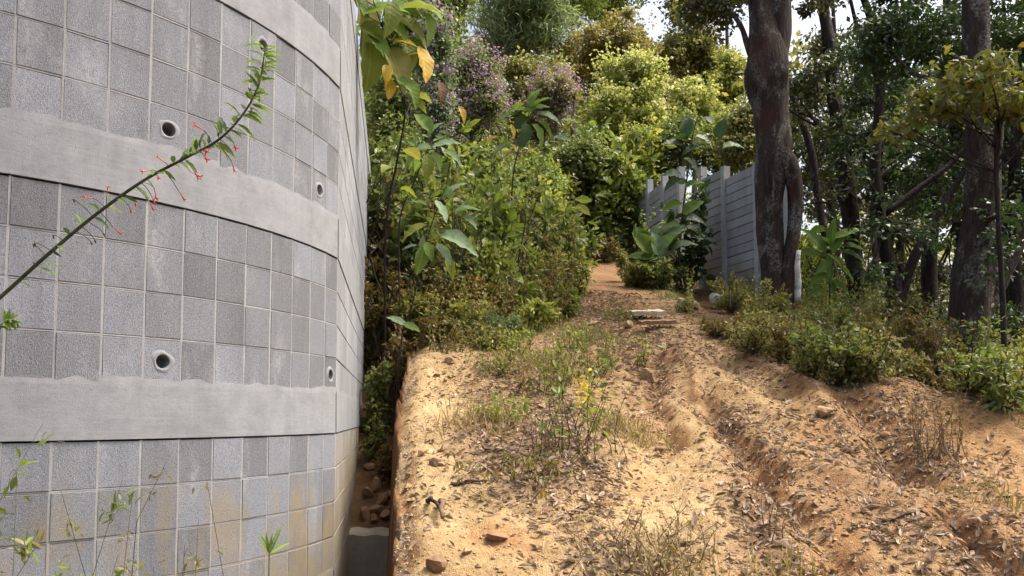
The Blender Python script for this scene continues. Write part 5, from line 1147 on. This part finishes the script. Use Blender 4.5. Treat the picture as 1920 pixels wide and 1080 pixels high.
for i, (px, py, Y, w) in enumerate([(700, 955, 6.25, 34), (716, 930, 6.4, 30), (690, 930, 6.5, 26), (722, 965, 6.2, 26), (684, 965, 6.2, 28), (706, 905, 6.6, 30), (728, 905, 6.5, 22), (700, 972, 6.15, 22), (716, 875, 6.9, 28), (694, 880, 6.9, 22), (730, 940, 6.3, 20), (712, 845, 7.1, 24)]):
    p = at(px, py, Y); s = Y / F; me = rock_mesh(700 + i, w * .6 * s, w * .5 * s, w * .42 * s); me.materials.append(M['stone_red']); o = obj('rubble_stone', me, None)
    o.location = (p.x, p.y, float(H(p.x, p.y)) + w * .2 * s); o.rotation_euler = (i, i * 2.1, i * .7)
    tag(o, RUB[i], 'rubble', 'rubble in the trench')
# boards and log
def board(name, label, px, py, L, wd, th, ang, mat, seed, tilt=(0, 0), cat='board'):
    p = drop(px, py); rg = np.random.default_rng(seed); n = 9; V = []
    for i in range(n):
        x = (i / (n - 1) - .5) * L; j = rg.normal(0, .006, 4)
        V += [(x, -wd / 2 + j[0], -th / 2), (x, wd / 2 + j[1], -th / 2), (x, wd / 2 + j[1], th / 2 + j[2]), (x, -wd / 2 + j[0], th / 2 + j[3] * .6)]
    mb = MB(); i = np.arange(n - 1)[:, None] * 4; j = np.arange(4)[None]
    mb.add(V, [np.stack([i + j, i + 4 + j, i + 4 + (j + 1) % 4, i + (j + 1) % 4], -1).reshape(-1, 4), np.arange(4)[None], (n - 1) * 4 + np.arange(4)[None, ::-1]])
    o = mb.build(name, M[mat]); o.location = p + Vector((0, 0, .07)); o.rotation_euler = (tilt[0], tilt[1], math.radians(ang)); return tag(o, label, cat)
board('pale_board', 'pale flat board lying across the upper track', 1213, 597, .38, .20, .045, 4, 'plank_pale', 1, (.22, -.02))
board('brown_board', 'broken brown board lying just below the pale board', 1232, 618, .40, .12, .04, 12, 'stone_red', 2, (.2, -.05))
p = drop(1348, 578); mb = MB(); P_ = np.array([(-.16, -.02, 0), (-.06, 0, .01), (.05, 0, 0), (.15, .02, -.01)]); mb.tube(spline(P_, 10), [.075, .08, .082, .08, .078, .076, .074, .072, .07, .06], 12, .2, 3)
o = mb.build('white_log', M['stone_white'], smooth=True); o.location = p + Vector((0, -.15, .10)); o.rotation_euler = (0, .1, .15); tag(o, 'short white weathered log in the weeds in front of the fence', 'log')
# twigs and bark pieces on the bank
for i, (x0, y0, x1, y1, r, mat, lab) in enumerate([
    (845, 912, 915, 908, .011, 'stem_brown', 'brown stick lying across the bank'), (798, 945, 828, 988, .013, 'stem_dark', 'dark split root piece leaning at the trench edge'), (826, 955, 832, 990, .018, 'stem_dry', 'reddish root end beside the dark root piece'),
    (1650, 985, 1800, 1000, .006, 'stem_dark', 'thin dark twig lying in the litter at the lower right'), (1490, 835, 1560, 860, .005, 'stem_dry', 'thin twig below the outer crest'), (1040, 800, 1085, 770, .006, 'stem_dark', 'dark twig stuck in the litter under the weeds'),
    (1120, 905, 1160, 915, .005, 'stem_dry', 'small twig at the left rim of the wheel track'), (1085, 700, 1130, 735, .006, 'stem_dry', 'twig on the bank below the green grass fringe')]):
    a, b = drop(x0, y0), drop(x1, y1); n = 12; t = np.linspace(0, 1, n)[:, None]; Q = arr(a) * (1 - t) + arr(b) * t; rg = np.random.default_rng(800 + i)
    Q[:, 0] += fbm(t[:, 0] * 4, t[:, 0] * 0 + i, 3, 2) * .05; Q[:, 2] = H(Q[:, 0], Q[:, 1]) + r * .9 + .006 * rg.uniform(0, 1, n)
    if i in (1, 2): Q[:, 2] += .05 * np.sin(t[:, 0] * 2.6)
    mb = MB(); mb.tube(Q, np.linspace(r, r * .5, n), 7, .25, i); root = mb.build('stick', M[mat], smooth=True); tag(root, lab, 'stick', 'sticks on the earth')

# ------------------------------------------------------------------ fallen leaves, pebbles, crumbs, ground cover
def density(px, py):
    d = np.full(np.shape(px), .045)
    for (u, v, a, b, ang, w) in [(1000, 840, 130, 95, 10, 1.7), (1060, 905, 120, 55, 10, 1.3), (1225, 730, 40, 90, -10, .8), (1370, 785, 60, 30, 25, 1.0), (1440, 960, 90, 120, -25, 1.2), (1200, 1040, 110, 50, 0, 1.3), (1660, 830, 90, 60, 20, 1.4), (1780, 870, 120, 40, 10, .6), (1660, 1000, 120, 50, 10, .7), (1840, 1030, 120, 70, 0, 1.1),
                                 (1115, 560, 80, 100, 0, 1.1), (1250, 650, 90, 40, 15, .6), (1180, 650, 60, 60, 0, .5), (1500, 830, 90, 50, 10, .5), (1760, 760, 150, 40, 0, .5), (930, 720, 90, 40, 0, .45), (1420, 690, 60, 40, 20, .7), (1540, 1060, 60, 40, 0, .4)]:
        d = d + w * blob(px, py, u, v, a, b, ang)
    for (u, v, a, b, ang, w) in [(1250, 910, 100, 160, 0, 1.0), (900, 980, 120, 50, 0, .6), (1400, 735, 70, 22, 25, .8), (1570, 1000, 40, 70, -20, .5), (830, 820, 40, 200, 4, .6)]:
        d = d * (1 - w * blob(px, py, u, v, a, b, ang))
    return d
def scatter(rng, n, x0, x1, y0, y1, fn, power=1.0):
    x = rng.uniform(x0, x1, n); y = y0 + (y1 - y0) * rng.uniform(0, 1, n) ** power; z = H(x, y)
    u, v = project(x, y, 0.05 + S0 * y); k = rng.uniform(0, 1, n) < fn(u, v); xe = np.interp(y, EDGE_Y, EDGE_X)
    k &= x > xe + .03
    return np.stack([x, y, z], 1)[k]
rng = np.random.default_rng(3)
P = scatter(rng, 76000, -1, 4.5, 2.6, 11, density, 1.25); n = len(P); N = normal(P[:, 0], P[:, 1])
near = np.argsort(P[:, 1] + rng.uniform(0, 1.2, n))[:240]
sel = np.zeros(n, bool); sel[near] = True
D = rng.normal(0, 1, (n, 3)); D -= N * (D * N).sum(1)[:, None]; D = unit(D) + N * rng.normal(0, .16, (n, 1)); NN = N + rng.normal(0, .32, (n, 3)); L = .014 + .044 * rng.uniform(0, 1, n) ** 1.4 + .04 * rng.uniform(0, 1, n) ** 9
mb = MB(); m = ~sel; mb.leaves(P[m] + N[m] * .006, D[m], NN[m], L[m], L[m] * rng.uniform(.22, .45, m.sum()), T_CURL); o = mb.build('leaf_litter', M['litter']); tag(o, 'dry brown fallen leaves scattered over the bare earth', 'leaf litter', kind='stuff')
lm_ = []
for v in range(4):
    tv, tf = T_CURL; tv = tv * (.42, 1, .7 + .5 * v); me = raw_mesh('dry_leaf', tv, tf); me.materials.append(M['big_litter']); lm_.append(me)
for i in np.where(sel)[0]:
    o = obj('dry_leaf', lm_[i % 4], None, ground); d = unit(D[i][None])[0]; x = unit(np.cross(d, NN[i])[None])[0]; zz = np.cross(x, d)
    o.matrix_local = Matrix.Translation(Vector(P[i] + N[i] * .007)) @ Matrix(((x[0], d[0], zz[0]), (x[1], d[1], zz[1]), (x[2], d[2], zz[2]))).to_4x4() @ Matrix.Scale(L[i] * 1.15, 4)
# pebbles and crumbs of earth
P = scatter(rng, 26000, -1, 4.5, 2.6, 10, lambda u, v: .55 + 0 * u, 1.3); n = len(P); ico = np.array([(0, 0, 1), (.9, 0, .2), (.28, .85, .25), (-.72, .53, .15), (-.7, -.5, .2), (.27, -.85, .1), (0, 0, -.4)]); icf = [np.array([(0, 1, 2), (0, 2, 3), (0, 3, 4), (0, 4, 5), (0, 5, 1), (6, 2, 1), (6, 3, 2), (6, 4, 3), (6, 5, 4), (6, 1, 5)])]
sz = .004 + .012 * rng.uniform(0, 1, n) ** 5 + .004 * rng.uniform(0, 1, n)
mb = MB(); mb.leaves(P, rand_dirs(rng, n, 0, .2), np.array([(0, 0, 1.)] * n), sz, sz * rng.uniform(.7, 1.3, n), (ico, icf)); o = mb.build('pebbles', M['stone']); tag(o, 'small pebbles and earth crumbs on the path', 'pebbles', kind='stuff')
# clods broken from the rut edges
P = scatter(rng, 5200, -.9, 4.3, 2.6, 10, lambda u, v: .12 + .5 * np.clip(density(u, v), 0, 1), 1.2); P = P[vnoise(P[:, 0] * 2.2, P[:, 1] * 2.2, 66) > .42]; n = len(P); sz = .008 + .032 * rng.uniform(0, 1, n) ** 4
mb = MB(); mb.leaves(P, rand_dirs(rng, n, 0, .3), rng.normal(0, .4, (n, 3)) + (0, 0, 1), sz, sz * rng.uniform(.7, 1.4, n), (ico, icf)); o = mb.build('earth_clods', M['clod']); tag(o, 'crumbled clods of brown earth along the ruts', 'clods', kind='stuff')
# fine twigs and needles
P = scatter(rng, 16000, -1, 4.5, 2.6, 9, lambda u, v: density(u, v) * .7, 1.2); n = len(P); N = normal(P[:, 0], P[:, 1]); D = rng.normal(0, 1, (n, 3)); D -= N * (D * N).sum(1)[:, None]; D = unit(D) + N * rng.normal(0, .12, (n, 1))
mb = MB(); mb.leaves(P + N * .006, D, N + rng.normal(0, .5, (n, 3)), rng.uniform(.03, .12, n), .0035, T_SMALL); o = mb.build('twig_litter', M['litter']); tag(o, 'fine dry twigs and needles among the fallen leaves', 'twigs', kind='stuff')
# whitish lichen and rootlets along the rim of the bank
n = 3600; y = rng.uniform(2.8, 7.2, n); x = np.interp(y, EDGE_Y, EDGE_X) + np.abs(rng.normal(0, .045, n)) + .0; k = vnoise(y * 3.1, x * 0 + 3, 8) + .25 * vnoise(y * 13, x * 5, 9) > .68; x, y = x[k], y[k]; n = len(x); P = np.stack([x, y, H(x, y) + .004], 1)
mb = MB(); mb.leaves(P, rand_dirs(rng, n, .25), rand_dirs(rng, n, .4), rng.uniform(.006, .019, n), rng.uniform(.004, .010, n), T_SMALL); o = mb.build('lichen', M['lichen']); tag(o, 'whitish lichen and rootlets along the rim of the bank', 'lichen', kind='stuff')
# low ground cover under the bushes
def cover(name, label, lm, n, fn, x0, x1, y0, y1, leaf, seed, hmax=.25, tmpl=T_SMALL, ratio=.5):
    rg = np.random.default_rng(seed); x = rg.uniform(x0, x1, n); y = rg.uniform(y0, y1, n); k = fn(x, y); x, y = x[k], y[k]; m = len(x)
    p = np.stack([x, y, H(x, y) + hmax * rg.uniform(0, 1, m) ** 1.6 * (.3 + 1.2 * vnoise(x * 2.2, y * 2.2, seed))], 1); L = leaf * rg.uniform(.5, 1.3, m)
    mb = MB(); mb.leaves(p, rand_dirs(rg, m, .3), rg.normal(0, .5, (m, 3)) + (0, 0, 1), L, L * ratio, tmpl); o = mb.build(name, M[lm]); return tag(o, label, 'ground cover', kind='stuff')
def beyond_rim(x, y, m):
    u, v = project(x, y, H(x, y)); return (v < rim_v(u) - m + 40 * (vnoise(x * 4, y * 4, 4) - .5)) & (u > 1290) & ~((u > 1300) & (u < 1395) & (v > 540))
path_l = lambda y: np.interp(y, [7, 7.6, 8.3, 9.5, 12, 17, 24], [-.9, .1, .45, .72, 1.05, 1.55, 1.9]); path_r = lambda y: np.interp(y, [4, 5, 5.5, 6.0, 6.5, 7.05, 8.2, 9, 10, 12, 17, 24], [3.75, 3.4, 2.85, 2.75, 2.45, 2.15, 2.0, 2.05, 2.1, 2.25, 2.7, 3])
cover('undergrowth', 'low olive and yellow undergrowth covering the slope left of the path', 'leaf_olive', 26000, lambda x, y: (x < path_l(y) + .15 * vnoise(x * 4, y * 4, 2)) & (x > np.interp(y, EDGE_Y, EDGE_X) - .6), -4, 2, 7.3, 18, .06, 901, .4)
cover('undergrowth', 'low rusty undergrowth among the olive leaves left of the path', 'leaf_rust', 15000, lambda x, y: (x < path_l(y)) & (x > np.interp(y, EDGE_Y, EDGE_X) - .6), -3, 2, 7.2, 14, .05, 902, .45)
cover('undergrowth', 'low green undergrowth covering the ground of the wood', 'leaf_mid', 60000, lambda x, y: beyond_rim(x, y, 4), 2, 11, 4.6, 14, .055, 903, .42)
cover('undergrowth', 'dry rusty weeds mixed into the ground cover of the wood', 'leaf_rust', 36000, lambda x, y: beyond_rim(x, y, -6), 2, 9, 4.6, 11, .045, 904, .4)
cover('undergrowth', 'high green undergrowth on the hill behind the head of the path', 'leaf_mid', 46000, lambda x, y: (y > 15.5) | (x > path_r(y)) | (x < path_l(y)), -7, 8, 13, 26, .11, 905, 1.3)
